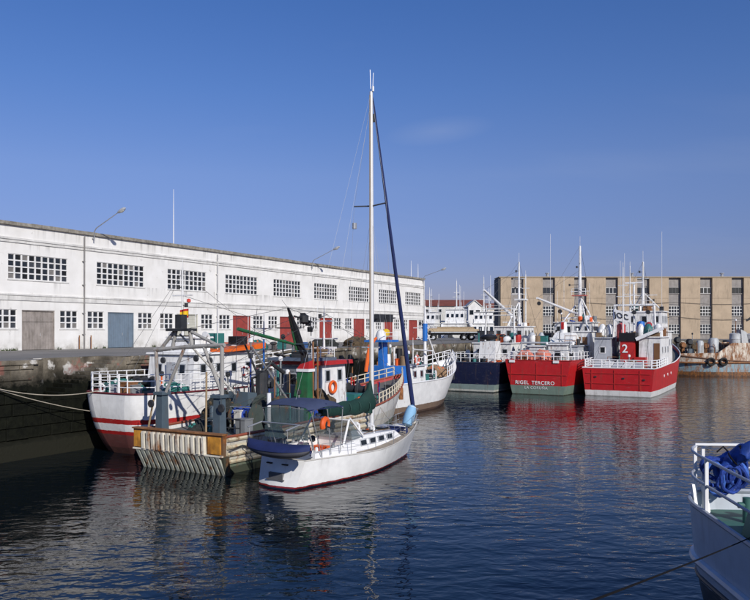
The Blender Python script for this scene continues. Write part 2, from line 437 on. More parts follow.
NS0, NS1, ND = 2.6, 8.2, 1.7            # the notch of the stairs in the quay edge
def build_quays():
    far = 118.0
    # corner where the left quay meets the far quay
    sc = (far - Q0.y) / Hd.y
    A = lambda s, p: tuple(quay_pt(s, p, QZ))
    S0 = -60.0
    mb = MB()
    # left apron (with the notch of the stairs left open)
    mb.add([A(S0, 0), A(NS0, 0), A(NS0, -60), A(S0, -60)], [(0, 1, 2, 3)])
    mb.add([A(NS0, -ND), A(NS1, -ND), A(NS1, -60), A(NS0, -60)], [(0, 1, 2, 3)])
    mb.add([A(NS1, 0), A(sc, 0), A(sc, -60), A(NS1, -60)], [(0, 1, 2, 3)])
    c = quay_pt(sc, 0, QZ); d = quay_pt(sc, -60, QZ)
    mb.add([tuple(c), (190, far, QZ), (190, 152, QZ), (d.x, 152, QZ), tuple(d)], [(0, 1, 2, 3, 4)])
    mb.add([(22, 152, QZ), (190, 152, QZ), (190, 190, QZ), (22, 190, QZ)], [(0, 1, 2, 3)])
    o = mb.build('quay_pavement', asphalt); tag(o, kind='structure')
    # quay walls
    mb = MB()
    def wall(a, b, z0, z1, back=(0, 0)):
        a = Vector(a); b = Vector(b)
        mb.add([(a.x, a.y, z0), (b.x, b.y, z0), (b.x, b.y, z1), (a.x, a.y, z1)], [(0, 1, 2, 3)])
    q = lambda s, p: quay_pt(s, p)
    e = -0.06
    wall(q(S0, e), q(NS0, e), -3, QZ - .01); wall(q(NS1, e), q(sc, e), -3, QZ - .01)
    wall(q(NS0, e), q(NS1, e), -3, 3.0)
    wall(q(NS0, e), q(NS0, -ND), 2.9, QZ - .01); wall(q(NS0, -ND), q(NS1, -ND), 2.9, QZ - .01); wall(q(NS1, -ND), q(NS1, e), 2.9, QZ - .01)
    wall((c.x, far, 0), (190, far, 0), -3, QZ - .01)
    wall((190, 152, 0), (-60, 152, 0), -3, QZ - .01)
    w = mb.build('quay_wall', qstone); tag(w, kind='structure')
    # coping stones along the visible edge, and the single stones of the near wall
    rnd = random.Random(3)
    def stone(s0, s1, z0, z1, proud, name):
        g = .015
        m = MB()
        k = [rnd.uniform(-.02, .02) for _ in range(4)]
        f = [quay_pt(s0 + g, proud + k[0]), quay_pt(s1 - g, proud + k[1])]
        bk = [quay_pt(s1 - g, -.3), quay_pt(s0 + g, -.3)]
        ins = .03
        f2 = [quay_pt(s0 + g + ins, proud + .035 + k[2]), quay_pt(s1 - g - ins, proud + .035 + k[3])]
        vs = [(*f[0].xy, z0 + g), (*f[1].xy, z0 + g), (*bk[0].xy, z0 + g), (*bk[1].xy, z0 + g),
              (*f[0].xy, z1 - g), (*f[1].xy, z1 - g), (*bk[0].xy, z1 - g), (*bk[1].xy, z1 - g),
              (*f2[0].xy, z0 + g + ins), (*f2[1].xy, z0 + g + ins), (*f2[1].xy, z1 - g - ins), (*f2[0].xy, z1 - g - ins)]
        m.add(vs, [(3, 2, 1, 0), (4, 5, 6, 7), (1, 2, 6, 5), (2, 3, 7, 6), (3, 0, 4, 7),
                   (0, 1, 9, 8), (1, 5, 10, 9), (5, 4, 11, 10), (4, 0, 8, 11), (8, 9, 10, 11)])
        return m.build(name, qstone, w)
    rows = [1.0, 1.62, 2.25, 2.9, 3.5, 4.1, 4.68]
    for i in range(len(rows)):
        z0 = rows[i]; z1 = rows[i + 1] if i + 1 < len(rows) else 4.92
        s = -5.0 + (i % 2) * .5
        while s < 11.5:
            ln = rnd.uniform(.8, 1.5)
            if z1 <= 2.95 or s + ln < NS0 or s > NS1:
                stone(s, s + ln, z0, z1, rnd.uniform(-.02, .03), 'stone')
            s += ln
    s = -6.0
    while s < 34:
        ln = rnd.uniform(1.3, 1.9)
        if s + ln < NS0 or s > NS1:
            stone(s, s + ln, 4.92, QZ + .012, .06, 'coping_stone')
        s += ln
    # footing ledge at the foot of the near wall
    m = MB()
    m.prism([(*quay_pt(-30, .0).xy, .95), (*quay_pt(-30, .35).xy, .8), (*quay_pt(-30, .55).xy, -1), (*quay_pt(-30, .0).xy, -1)], Hd * 64)
    m.build('footing', qstone, w)
    # stairs in the notch
    st = thing('stone_stairs', 'worn stone stairs cut into the quay edge beside the white trawler stern', 'stairs', quay_pt(NS0, 0, 2.9), HEAD)
    n = 11; rise = (QZ - 2.9 - .02) / n; run = (NS1 - NS0 - .5) / n
    for i in range(n):
        m = MB(); m.bb(.5 + i * run - .03, NS1 - NS0 - .02, .04, ND - .02, i * rise, (i + 1) * rise - .004)
        m.build('step', qstone, st)
    m = MB(); m.bb(0.02, .5, .04, ND - .02, -.2, .002); m.build('landing', qstone, st)
    # the quay the photographer stands on
    m = MB(); m.bb(-40, 60, -30, 3.6, QZ - .4, QZ); m.bb(-40, 60, -30, 3.4, -3, QZ - .4)
    o = m.build('near_quay', asphalt); tag(o, kind='structure')
build_quays()

# ---------------------------------------------------------------- warehouse
def facade_mat():
    m, nt, b = newmat('limewashed_wall')
    co = nd(nt, 'ShaderNodeTexCoord').outputs['Object']
    sx = nd(nt, 'ShaderNodeSeparateXYZ'); nt.links.new(co, sx.inputs[0])
    f, _ = noise_fac(nt, co, 0.5, 0.3, 0.7)
    c = mixc(nt, f, (0.66, 0.645, 0.61), (0.78, 0.77, 0.745))
    # rain streaks below the ledges
    def streaks(z_top, length, strength, off, sc=2.2):
        mr = nd(nt, 'ShaderNodeMapRange'); mr.inputs['From Min'].default_value = z_top - length; mr.inputs['From Max'].default_value = z_top
        nt.links.new(sx.outputs['Z'], mr.inputs['Value'])
        lt = math_(nt, 'LESS_THAN', sx.outputs['Z'], z_top + .02)
        g, _ = noise_fac(nt, co, sc, 0.5, 0.72, vec=(1, 1, .06), off=off, detail=6)
        p, _ = noise_fac(nt, co, .16, 0.40, 0.58, off=off + 5, detail=2)
        return math_(nt, 'MULTIPLY', math_(nt, 'MULTIPLY', g, math_(nt, 'POWER', mr.outputs[0], 1.4)), math_(nt, 'MULTIPLY', math_(nt, 'MULTIPLY', p, lt), strength))
    for a in ((10.0, 1.5, 1.0, 3, 2.6), (8.4, .9, .6, 13, 2.2), (5.55, 1.3, .7, 23, 3), (3.9, 1.2, .55, 31, 2), (1.7, 1.5, .55, 41, 2)):
        c = mixc(nt, streaks(*a), c, (0.10, 0.095, 0.085))
    # blistered patches and splash dirt at the foot
    g, _ = noise_fac(nt, co, 1.1, 0.63, 0.68, off=55, detail=8, rough=.75)
    c = mixc(nt, math_(nt, 'MULTIPLY', g, .55), c, (0.36, 0.34, 0.31))
    ft = nd(nt, 'ShaderNodeMapRange'); ft.inputs['From Min'].default_value = 0.9; ft.inputs['From Max'].default_value = 0.0
    nt.links.new(sx.outputs['Z'], ft.inputs['Value'])
    g, _ = noise_fac(nt, co, 1.7, 0.35, 0.7, off=61)
    c = mixc(nt, math_(nt, 'MULTIPLY', math_(nt, 'MULTIPLY', g, ft.outputs[0]), .75), c, (0.20, 0.18, 0.14))
    nt.links.new(c, b.inputs['Base Color']); b.inputs['Roughness'].default_value = .85
    b.inputs['Specular IOR Level'].default_value = .2
    return m
wallm = facade_mat()
capm = mat('mossy_concrete', (0.27, 0.25, 0.21), .9, var=.45, vs=3, dirt=.5)
courseM = mat('string_course', (0.64, 0.63, 0.60), .85, var=.25, vs=.8, dirt=.3)
glass_set = [mat('pane_dark', (0.022, 0.027, 0.034), .25, var=.3, spec=.5), mat('pane_grey', (0.055, 0.06, 0.07), .35, var=.3),
             mat('pane_black', (0.01, 0.011, 0.012), .5), mat('pane_dusty', (0.19, 0.18, 0.17), .6, var=.3)]
def holes_wall(mb, x0, x1, z0, z1, holes, depth, y=0.0):
    xs = sorted({x0, x1, *[h[0] for h in holes], *[h[1] for h in holes]})
    zs = sorted({z0, z1, *[h[2] for h in holes], *[h[3] for h in holes]})
    for i in range(len(xs) - 1):
        j = 0
        while j < len(zs) - 1:
            def solid(jj):
                cx, cz = (xs[i] + xs[i + 1]) / 2, (zs[jj] + zs[jj + 1]) / 2
                return not any(h[0] < cx < h[1] and h[2] < cz < h[3] for h in holes)
            if not solid(j): j += 1; continue
            k = j
            while k + 1 < len(zs) - 1 and solid(k + 1): k += 1
            mb.add([(xs[i], y, zs[j]), (xs[i + 1], y, zs[j]), (xs[i + 1], y, zs[k + 1]), (xs[i], y, zs[k + 1])], [(0, 1, 2, 3)])
            j = k + 1
    for a, b_, c, d in holes:
        mb.add([(a, y, c), (b_, y, c), (b_, y + depth, c), (a, y + depth, c)], [(0, 1, 2, 3)])
        mb.add([(a, y, d), (b_, y, d), (b_, y + depth, d), (a, y + depth, d)], [(3, 2, 1, 0)])
        mb.add([(a, y, c), (a, y + depth, c), (a, y + depth, d), (a, y, d)], [(0, 1, 2, 3)])
        mb.add([(b_, y, c), (b_, y + depth, c), (b_, y + depth, d), (b_, y, d)], [(3, 2, 1, 0)])

def build_warehouse():
    w = thing('warehouse', 'long two storey whitewashed harbour warehouse with grid windows and red doors along the left quay', 'warehouse', (-28.6, 57.2, QZ), HEAD)
    XA, XB = -20.0, 74.6
    P = 8.42
    up, low, doors = [], [], []
    for k in range(-2, 9):
        o = k * P
        up.append((o + .65, o + 6.1, 5.57, 7.52, k))
        low.append((o + 5.35, o + 7.1, 1.72, 3.2, k)); low.append((o + 8.1 - P, o + 9.85 - P, 1.72, 3.2, k))
        doors.append((o + 1.85, o + 4.85, 0.0, 3.18, k))
    hol = [h[:4] for h in up + low + doors]
    mb = MB(); holes_wall(mb, XA, XB, 0, 9.72, hol, .32)
    mb.add([(XB, 0, 0), (XB, 18, 0), (XB, 18, 9.72), (XB, 0, 9.72)], [(0, 1, 2, 3)])
    mb.add([(XA, 18, 0), (XA, 0, 0), (XA, 0, 9.72), (XA, 18, 9.72)], [(0, 1, 2, 3)])
    mb.add([(XB, 18, 0), (XA, 18, 0), (XA, 18, 9.72), (XB, 18, 9.72)], [(0, 1, 2, 3)])
    wl = mb.build('wall', wallm, w)
    MB().bb(XA + .1, XB - .1, .4, 17.9, 9.2, 9.5).build('roof', capm, w)
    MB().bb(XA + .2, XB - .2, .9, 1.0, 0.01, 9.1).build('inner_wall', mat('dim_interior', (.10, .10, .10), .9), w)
    # parapet coping in lengths, slightly uneven
    rnd = random.Random(11)
    x = XA - .15
    while x < XB + .1:
        ln = min(rnd.uniform(2.4, 3.4), XB + .15 - x)
        if ln < .3: break
        d = rnd.uniform(-.015, .02)
        MB().bb(x + .012, x + ln - .012, -.20 + d, .45, 9.723, 10.0 + d).build('coping_slab', capm, w)
        x += ln
    MB().bb(XB - .35, XB + .15, .46, 18.1, 9.723, 10.0).build('coping_slab', capm, w)
    # string courses (a thin ledge over a thicker band)
    mb = MB()
    mb.bb(XA - .05, XB + .05, -.16, -.002, 8.62, 8.78); mb.bb(XA - .04, XB + .04, -.09, -.002, 8.40, 8.615)
    mb.bb(XA - .05, XB + .05, -.14, -.002, 4.30, 4.43); mb.bb(XA - .04, XB + .04, -.08, -.002, 3.92, 4.296)
    mb.build('string_course', courseM, w)
    # windows
    rnd = random.Random(5)
    pane = {}
    def pane_mesh(wd, ht, gi):
        key = (round(wd, 3), round(ht, 3), gi)
        if key not in pane:
            m = MB(); m.bb(0, wd, 0, .012, 0, ht); pane[key] = m.mesh('pane', glass_set[gi])
        return pane[key]
    frame_m = mat('window_lattice', (0.72, 0.715, 0.70), .8, dirt=.3)
    fmesh = {}
    def window(h, nx, nz, single):
        x0, x1, z0, z1, k = h
        wd, ht = x1 - x0, z1 - z0
        key = (round(wd, 3), round(ht, 3), nx, nz)
        bx = .125; bz = .10
        if key not in fmesh:
            m = MB()
            for i in range(nx + 1):
                c = wd * i / nx; a0 = max(0, c - bx / 2) + .002; a1 = min(wd, c + bx / 2) - .002
                m.bb(a0, a1, .05, .19, .002, ht - .002)
            for j in range(nz + 1):
                c = ht * j / nz; a0 = max(0, c - bz / 2) + .003; a1 = min(ht, c + bz / 2) - .003
                m.bb(.003, wd - .003, .053, .187, a0, a1)
            fmesh[key] = m.mesh('window', frame_m)
        f = link('window', fmesh[key], w, (x0, 0, z0))
        pw, ph = wd / nx - bx * .8, ht / nz - bz * .8
        rest = MB()
        for i in range(nx):
            for j in range(nz):
                gi = rnd.choices([0, 1, 2, 3], [7, 2.5, 3, 1.0])[0]
                if nz == 3 and j == 0: gi = rnd.choice([1, 3, 3, 0])
                px, pz = wd * (i + .5) / nx - pw / 2, ht * (j + .5) / nz - ph / 2
                if single: link('pane', pane_mesh(pw, ph, gi), f, (px, .12, pz))
                else: rest.bb(px, px + pw, .12, .132, pz, pz + ph, gi)
        if not single: tag(rest.build('panes', glass_set, f), kind='stuff')
        MB().bb(-.08, wd + .08, -.06, .06, -.09, -.004).build('sill', courseM, f)
    for h in up: window(h, 9, 4, 0 <= h[4] <= 4)
    for h in low: window(h, 3, 3, 0 <= h[4] <= 5)
    # doors
    cols = {0: mat('weathered_grey_door', (0.30, 0.265, 0.24), .8, var=.25, dirt=.5), 1: mat('blue_grey_door', (0.15, 0.20, 0.255), .6, dirt=.3),
            2: mat('cream_shutter', (0.50, 0.49, 0.42), .6, dirt=.2)}
    red = mat('brick_red_door', (0.30, 0.05, 0.04), .6, dirt=.3, var=.2)
    for x0, x1, z0, z1, k in doors:
        m = MB(); dm = cols.get(k, red)
        if k == 2:
            n = 12
            for i in range(n):
                a = z1 * i / n; m.bb(x0, x1, .14 + (i % 2) * .02, .2, a + .004, a + z1 / n - .004)
        else:
            n = 12
            for i in range(n):
                a = x0 + (x1 - x0) * i / n; b = a + (x1 - x0) / n
                m.bb(a + .008, b - .008, .12 + rnd.uniform(0, .015), .2, .03, z1 * .70 if k == 0 else z1 - .01)
                if k == 0: m.bb(a + .008, b - .008, .15, .2, z1 * .70 + .03, z1 - .01)
        d = m.build('door', dm, w)
        m = MB(); fr = .09
        m.bb(x0 + .002, x0 + fr, .06, .11, .02, z1); m.bb(x1 - fr, x1 - .002, .06, .11, .02, z1); m.bb(x0 + fr, x1 - fr, .06, .11, z1 - fr, z1 - .002)
        m.build('door_frame', dm, d)
        if k != 2:
            MB().cyl(((x0 + x1) / 2 + .2, .07, 1.1), ((x0 + x1) / 2 + .2, .07, 1.35), .02, 6).build('handle', galv, d)
    # downpipes and expansion joints
    for k in (-1, 0, 2, 8):
        x = k * P + 7.62 if k < 8 else 74.3
        m = MB(); m.tube([(x, -.22, 9.6), (x, -.20, 4.6), (x, -.20, 0.0)], .055, 8)
        for z in (1.2, 3.0, 5.4, 7.4): m.bb(x - .1, x + .1, -.2, 0, z, z + .06)
        m.build('downpipe', mat('old_zinc', (0.22, 0.21, 0.20), .7, dirt=.4) if k <= 0 else courseM, w)
    for x in (7.62, 24.46):
        m = MB()
        for dx in (-.6, .6): m.tube([(x + dx, -.3, 0), (x + dx, -.3, 1.15)], .05, 6)
        m.build('guard_post', rustm, w)
    return w
build_warehouse()
WH = lambda s, y, z: Vector((-28.6, 57.2, QZ)) + Hd * s - Rd * y + Vector((0, 0, z))

def wall_lamp(s, label, L=3.2, rise=1.5, foot=9.25):
    t = thing('wall_lamp', label, 'street lamp', WH(s, 0, foot), HEAD, 'lamps on the warehouse parapet')
    m = MB(); m.tube([(0, -.24, 0), (0, -.24, 10.05 - foot), (0, -.5, 10.35 - foot), (0, -L, 10.0 - foot + rise)], [.05, .05, .045, .035], 8)
    m.bb(-.06, .06, -.24, -.002, .2, .3)
    m.build('arm', galv, t, True)
    m = MB(); z = 10.0 - foot + rise
    m.lathe((0, -L + .1, z - .03), (0, -1, .36), [(0, .05), (.15, .12), (.5, .17), (.85, .13), (1.0, .03)], 12)
    m.build('lamp_head', lgrey, t, True)
    MB().lathe((0, -L - .18, z + .0), (0, -1, .36), [(0, .07), (.2, .14), (.45, .11), (.55, .02)], 10).build('diffuser', mat('lamp_glass', (.5, .5, .45), .3), t)
wall_lamp(8.6, 'curved lamp arm over the parapet nearest the left edge of the picture')
wall_lamp(42.0, 'lamp arm on the warehouse parapet left of the yacht mast', 3.4)
wall_lamp(74.0, 'lamp arm at the far corner of the warehouse beyond the yacht mast', 3.4, 1.2)
def pole(name, label, loc, h, r, m=None, cat='antenna', group=None):
    o = MB().tube([(0, 0, 0), (0, 0, h * .5), (0, 0, h)], [r, r * .8, r * .35], 6).build(name, m or whitec, None)
    MB().bb(-.12, .12, -.12, .12, .001, .08).build('base_plate', galv, o)
    o.location = loc; tag(o, label, cat, group); return o
pole('whip_antenna', 'tall thin white whip antenna on the warehouse roof', WH(19.0, .7, 9.5), 6.0, .055)
pole('whip_antenna', 'thin white antenna at the far roof end, left of a pair', WH(71.6, .8, 9.5), 3.2, .06)
pole('whip_antenna', 'thin white antenna at the very far roof corner, right of a pair', WH(74.1, .8, 9.5), 2.9, .06)

# weeds at the foot of the wall
def weeds():
    rnd = random.Random(9); m = MB()
    for _ in range(26):
        s = rnd.choice([rnd.uniform(-1, 1.5), rnd.uniform(5, 10), rnd.uniform(13.5, 18.5), rnd.uniform(20, 60)])
        b = WH(s, -rnd.uniform(.05, .25), 0)
        for _ in range(14):
            a = rnd.uniform(0, 6.28); l = rnd.uniform(.08, .3); d = Vector((math.cos(a), math.sin(a), 0))
            p = b + d * rnd.uniform(0, .25); q = p + d * l * .5 + Vector((0, 0, l)); t = d.cross(Vector((0, 0, 1))) * .03
            m.add([p - t, p + t, q], [(0, 1, 2)])
    tag(m.build('weeds', mat('weed_green', (.06, .085, .03), .8, var=.4)), 'low green weeds growing along the foot of the warehouse wall', 'weeds', kind='stuff')
weeds()

# ---------------------------------------------------------------- tan building across the basin
def tan_building():
    Yf = 135.0; X0 = 22.6; Pd = 5.67; n = 13; Hh = 11.1
    t = thing('harbour_building', 'long tan and grey building with recessed window bays across the basin', 'building', (X0, Yf, QZ))
    tan = mat('tan_render', (0.41, 0.32, 0.225), .85, var=.16, vs=.5, dirt=.3)
    gry = mat('grey_bay_render', (0.27, 0.25, 0.235), .85, var=.2, dirt=.3)
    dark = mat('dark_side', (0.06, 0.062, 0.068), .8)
    Lt = 2.25 + n * Pd
    MB().bb(0.02, Lt, .5, 5, 0, Hh - .05).build('core_wall', gry, t)
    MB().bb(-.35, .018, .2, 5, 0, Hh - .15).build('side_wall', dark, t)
    MB().bb(-.3, Lt + .1, -.12, 5.1, Hh - .046, Hh + .12).build('roof_edge', mat('roof_edge', (.33, .27, .19), .9), t)
    white_f = mat('white_window_frame', (.65, .65, .63), .5)
    fm = {}
    def win(x0, x1, z0, z1, nx, nz, fmt):
        m = MB(); w, h = x1 - x0, z1 - z0
        f = MB(); b = .09
        for i in range(nx + 1): c = w * i / nx; f.bb(max(0, c - b / 2), min(w, c + b / 2), 0, .1, 0, h)
        for j in range(nz + 1): c = h * j / nz; f.bb(0.002, w - .002, .003, .097, max(0, c - b / 2), min(h, c + b / 2))
        o = f.build('window', fmt, t); o.location = (x0, .40, z0)
        g = MB().bb(.02, w - .02, .05, .06, .02, h - .02).build('pane', glass_set[random.choice([0, 0, 2])], o)
        MB().bb(-.08, w + .08, -.06, .095, -.1, -.004).build('sill', gry, o)
    x = 0.02
    widths = []
    for k in range(n + 1):
        w = 1.9 if k == 0 else Pd - 2.2
        for za, zb in ((0, 3.55), (3.58, 7.3), (7.33, Hh - .05)): MB().bb(x, x + w, random.uniform(-.012, .012), .498, za, zb).build('wall_panel', tan, t)
        g0 = x + w; x = g0 + 2.2
        if k < n:
            win(g0 + .12, g0 + 2.08, 8.2, 9.25, 3, 1, mat('dark_frame', (.10, .10, .10), .5) if k % 3 else white_f)
            win(g0 + .12, g0 + 2.08, 4.15, 5.9, 4, 3, white_f)
            win(g0 + .12, g0 + 2.08, .9, 2.6, 4, 3, white_f)
    for z0_, z1_ in ((4.0, 3.4), (6.6, 6.2)):
        MB().tube([(14 + 52 * i / 24, -.12, z0_ + (z1_ - z0_) * math.sin(math.pi * (i % 8) / 8)) for i in range(25)], .03, 4).build('cable', darkm, t)
    for x_ in (9.0, 24.5, 41.0): m_ = MB(); m_.cyl((x_, 2.5, Hh + .1), (x_, 2.5, Hh + .8), .25, 10); m_.cyl((x_, 2.5, Hh + .8), (x_, 2.5, Hh + .95), .4, 10); m_.build('roof_vent', galv, t)
    return t
tan_building()
# ---------------------------------------------------------------- boats: common builders
class Ship:
    def __init__(s, name, label, cat, sq=None, p=None, org=None, head=None, group=None):
        s.o = quay_pt(sq, p) if org is None else Vector((*org, 0))
        s.h = HEAD if head is None else head
        s.root = thing(name, label, cat, s.o, s.h, group)
        s.fx = Vector((math.cos(s.h), math.sin(s.h), 0)); s.fy = Vector((-math.sin(s.h), math.cos(s.h), 0))
        s.label = label
    def W(s, v):
        v = Vector(v)
        return s.o + s.fx * v.x + s.fy * v.y + Vector((0, 0, v.z))
    def _ray(s, px, py):
        return Vector(((px - 375) / 750, 1, -(py - 330) / 750))
    def Y(s, px, py, y):            # where the line of sight meets the boat's plane y = const
        d = s._ray(px, py); o = Vector((0, 0, EYE)) - s.o
        t = (y - o.dot(s.fy)) / d.dot(s.fy); q = o + d * t
        return Vector((q.dot(s.fx), y, q.z))
    def X(s, px, py, x):
        d = s._ray(px, py); o = Vector((0, 0, EYE)) - s.o
        t = (x - o.dot(s.fx)) / d.dot(s.fx); q = o + d * t
        return Vector((x, q.dot(s.fy), q.z))

def smooth(t): t = min(1, max(0, t)); return t * t * (3 - 2 * t)
class Hull:
    def __init__(s, L, B, zs, zm, zb, rake=1.5, sf=.85, sfw=.7, us=.35, pm=.5, bot=-.9, keel=.78, over=0.0, rnd=False, pb=2.2, ve=.8, vk=.6, vo=1.0, camb=0.0):
        s.__dict__.update(locals())
    def dz(s, u):
        if u < .45: return s.zs + (s.zm - s.zs) * smooth(u / .45)
        return s.zm + (s.zb - s.zm) * ((u - .45) / .55) ** 1.7
    def P(s, u, v, side=1):
        z = s.bot + (s.dz(u) - s.bot) * v
        sf = s.sfw + (s.sf - s.sfw) * v ** s.ve
        if u < s.us:
            t = u / s.us
            k = sf + (1 - sf) * (math.sqrt(max(0, 1 - (1 - t) ** 2)) if s.rnd else math.sin(t * math.pi / 2))
        else: k = 1
        p = 1.35 + (s.pb - 1.35) * v
        if u > s.pm: k *= max(0.0, 1 - ((u - s.pm) / (1 - s.pm)) ** p)
        k *= s.keel + (1 - s.keel) * v ** s.vk
        x0 = s.over * (1 - v) ** s.vo; x1 = s.L - s.rake * (1 - v) ** 1.2
        return Vector((x0 + (x1 - x0) * u, side * (k * s.B / 2 + .02), z))
    def at(s, x, off=0.0, side=1, v=1.0):
        u = min(1, max(0, x / s.L)); q = s.P(u, v, side); q.z += off; return q
    def build(s, ship, hm, dm, bul=.7, nu=26, nv=9, capm=None, cap=.06, name='hull'):
        mb = MB()
        us = [i / nu for i in range(nu + 1)]
        if s.rnd: us = sorted(set([0, .004, .012, .025, .045, .07, .1] + us))
        for sd in (1, -1):
            rows = [[s.P(u, v / nv, sd) for v in range(nv + 1)] for u in us]
            mb.grid(rows, flip=(sd == -1))
        rows = []
        for v in range(nv + 1):
            a = s.P(0, v / nv, 1); b = s.P(0, v / nv, -1)
            rows.append([a.lerp(b, i / 8) - Vector((s.camb * (1 - (i / 4 - 1) ** 2), 0, 0)) for i in range(9)])
        mb.grid(rows)
        h = mb.build(name, hm, ship.root, True)
        mb = MB(); row = []
        for u in us:
            z = s.dz(u) - bul; v = (z - s.bot) / (s.dz(u) - s.bot)
            a = s.P(u, v, 1); b = s.P(u, v, -1); a.y -= .015; b.y += .015
            row.append([a, a.lerp(b, .5), b])
        mb.grid(row, flip=True)
        mb.build('deck', dm, ship.root)
        if capm:
            pts = [s.P(u, 1, 1) for u in reversed(us)] + [s.P(u, 1, -1) for u in us]
            mb = MB(); mb.tube(pts, cap, 6); mb.build('cap_rail', capm, ship.root, True)
        s.hobj = h
        return h
    def line(s, x0, x1, n, side, off=0, inset=.05):
        return [(lambda q: Vector((q.x, q.y - side * inset, q.z)))(s.at(x0 + (x1 - x0) * i / n, off, side)) for i in range(n + 1)]

def railing(par, pts, h=1.0, bars=3, r=.025, m=None, posts=True, name='railing', pr=None, step=1):
    mb = MB(); pts = [Vector(p) for p in pts]
    for b in range(bars):
        z = h * (b + 1) / bars
        mb.tube([p + Vector((0, 0, z)) for p in pts], r, 5)
    if posts:
        for p in pts[::step]: mb.tube([p, p + Vector((0, 0, h))], pr or r * 1.2, 5)
    return mb.build(name, m or whitec, par)
def window_on(par, c, ux, w, h, fm=None, gm=None, nrm=None, t=.04, round_=False):
    """a framed pane: c centre on the wall, ux horizontal axis, nrm outward normal"""
    c = Vector(c); ux = Vector(ux).normalized(); n = Vector(nrm).normalized(); uz = n.cross(ux).normalized()
    if uz.z < 0: uz = -uz
    fm = fm or white; gm = gm or glass
    b = min(w, h) * .16
    f = MB()
    def slab(x0, x1, z0, z1, d0, d1, mb):
        cc = [c + ux * x + uz * z + n * d for d in (d0, d1) for x, z in ((x0, z0), (x1, z0), (x1, z1), (x0, z1))]
        mb.hexa(cc)
    slab(-w / 2 - b, w / 2 + b, h / 2, h / 2 + b, -.03, t, f); slab(-w / 2 - b, w / 2 + b, -h / 2 - b, -h / 2, -.03, t, f)
    slab(-w / 2 - b, -w / 2, -h / 2, h / 2, -.03, t, f); slab(w / 2, w / 2 + b, -h / 2, h / 2, -.03, t, f)
    o = f.build('window', fm, par)
    g = MB(); slab(-w / 2, w / 2, -h / 2, h / 2, -.02, t * .35, g)
    g.build('pane', gm, o)
    return o
def house(root, x0, x1, hw, z0, z1, m, rf=.25, rb=.0, tp=.06, roof=None, over=.18, rt=.1, yc=0.0, name='deckhouse',
          side=0, back=0, front=0, wz=.62, ws=(.5, .5), door_side=None, door_back=None, roofn='roof'):
    """a cabin: tapered box, roof slab with an overhang, framed windows and doors"""
    a = [(x0, yc - hw, z0), (x1, yc - hw, z0), (x1, yc + hw, z0), (x0, yc + hw, z0)]
    b = [(x0 + rb, yc - hw + tp, z1), (x1 - rf, yc - hw + tp, z1), (x1 - rf, yc + hw - tp, z1), (x0 + rb, yc + hw - tp, z1)]
    h = MB().hexa(a + b).build(name, m, root)
    r = roof or m
    MB().hexa([(x0 + rb - over, yc - hw - over + tp, z1 + .002), (x1 - rf + over * 1.6, yc - hw - over + tp, z1 + .002), (x1 - rf + over * 1.6, yc + hw + over - tp, z1 + .002), (x0 + rb - over, yc + hw + over - tp, z1 + .002),
               (x0 + rb - over + .03, yc - hw - over + tp + .03, z1 + rt), (x1 - rf + over * 1.6 - .03, yc - hw - over + tp + .03, z1 + rt), (x1 - rf + over * 1.6 - .03, yc + hw + over - tp - .03, z1 + rt), (x0 + rb - over + .03, yc + hw + over - tp - .03, z1 + rt)]).build(roofn, r, h)
    H_ = z1 - z0; z = z0 + H_ * wz; k = tp * wz
    for sd in (1, -1):
        for i in range(side):
            x = x0 + rb + (x1 - x0 - rb - rf) * (i + .5) / side
            window_on(h, (x, yc + sd * (hw - k), z), (1, 0, 0), ws[0], ws[1], white if m is not white else lgrey, nrm=(0, sd, tp / H_))
    for i in range(back):
        y = yc - hw + 2 * hw * (i + .5) / back
        window_on(h, (x0 + rb * wz, y, z), (0, 1, 0), ws[0], ws[1], white if m is not white else lgrey, nrm=(-1, 0, rb / H_))
    for i in range(front):
        y = yc - hw + 2 * hw * (i + .5) / front
        window_on(h, (x1 - rf * wz, y, z), (0, 1, 0), ws[0], ws[1], nrm=(1, 0, rf / H_))
    def door(c, ux, nrm, dm, w=.7, hh=1.75):
        c = Vector(c); ux = Vector(ux); n = Vector(nrm)
        q = [c + ux * x + n * d for d in (-.02, .05) for x in (-w / 2, w / 2)]
        mb = MB(); mb.hexa([q[0], q[1], q[3], q[2]] + [p + Vector((0, 0, hh)) for p in (q[0], q[1], q[3], q[2])])
        d = mb.build('door', dm, h)
        MB().cyl(c + ux * w * .35 + n * .055 + Vector((0, 0, .9)), c + ux * w * .35 + n * .11 + Vector((0, 0, .9)), .03, 6).build('handle', galv, d)
    if door_back: door((x0 - .0, yc + door_back[0], z0 + .05), (0, 1, 0), (-1, 0, 0), door_back[1])
    if door_side: door((door_side[0], yc - hw, z0 + .05), (1, 0, 0), (0, -1, 0), door_side[1])
    return h
def mast(root, x, y, z0, z1, r=.12, m=None, trees=(), lamps=(), name='mast', top=.5):
    mb = MB(); mb.tube([(x, y, z0), (x, y, (z0 + z1) / 2), (x, y, z1)], [r, r * .8, r * .45], 8)
    mb.tube([(x, y, z1), (x, y, z1 + top)], .02, 5)
    o = mb.build(name, m or white, root, True)
    for z, hw in trees:
        MB().bar((x, y - hw, z), (x, y + hw, z), .08).build('crosstree', m or white, o)
    for z, dy in lamps:
        k = MB(); k.bar((x, y, z), (x, y + dy, z), .05); k.cyl((x, y + dy, z - .12), (x, y + dy, z + .14), .11, 8); k.build('mast_lamp', darkm, o)
    return o
def boom(root, a, b, r=.08, m=None, name='boom'):
    a = Vector(a); b = Vector(b)
    return MB().tube([a, (a + b) / 2, b], [r, r, r * .7], 8).build(name, m or white, root, True)
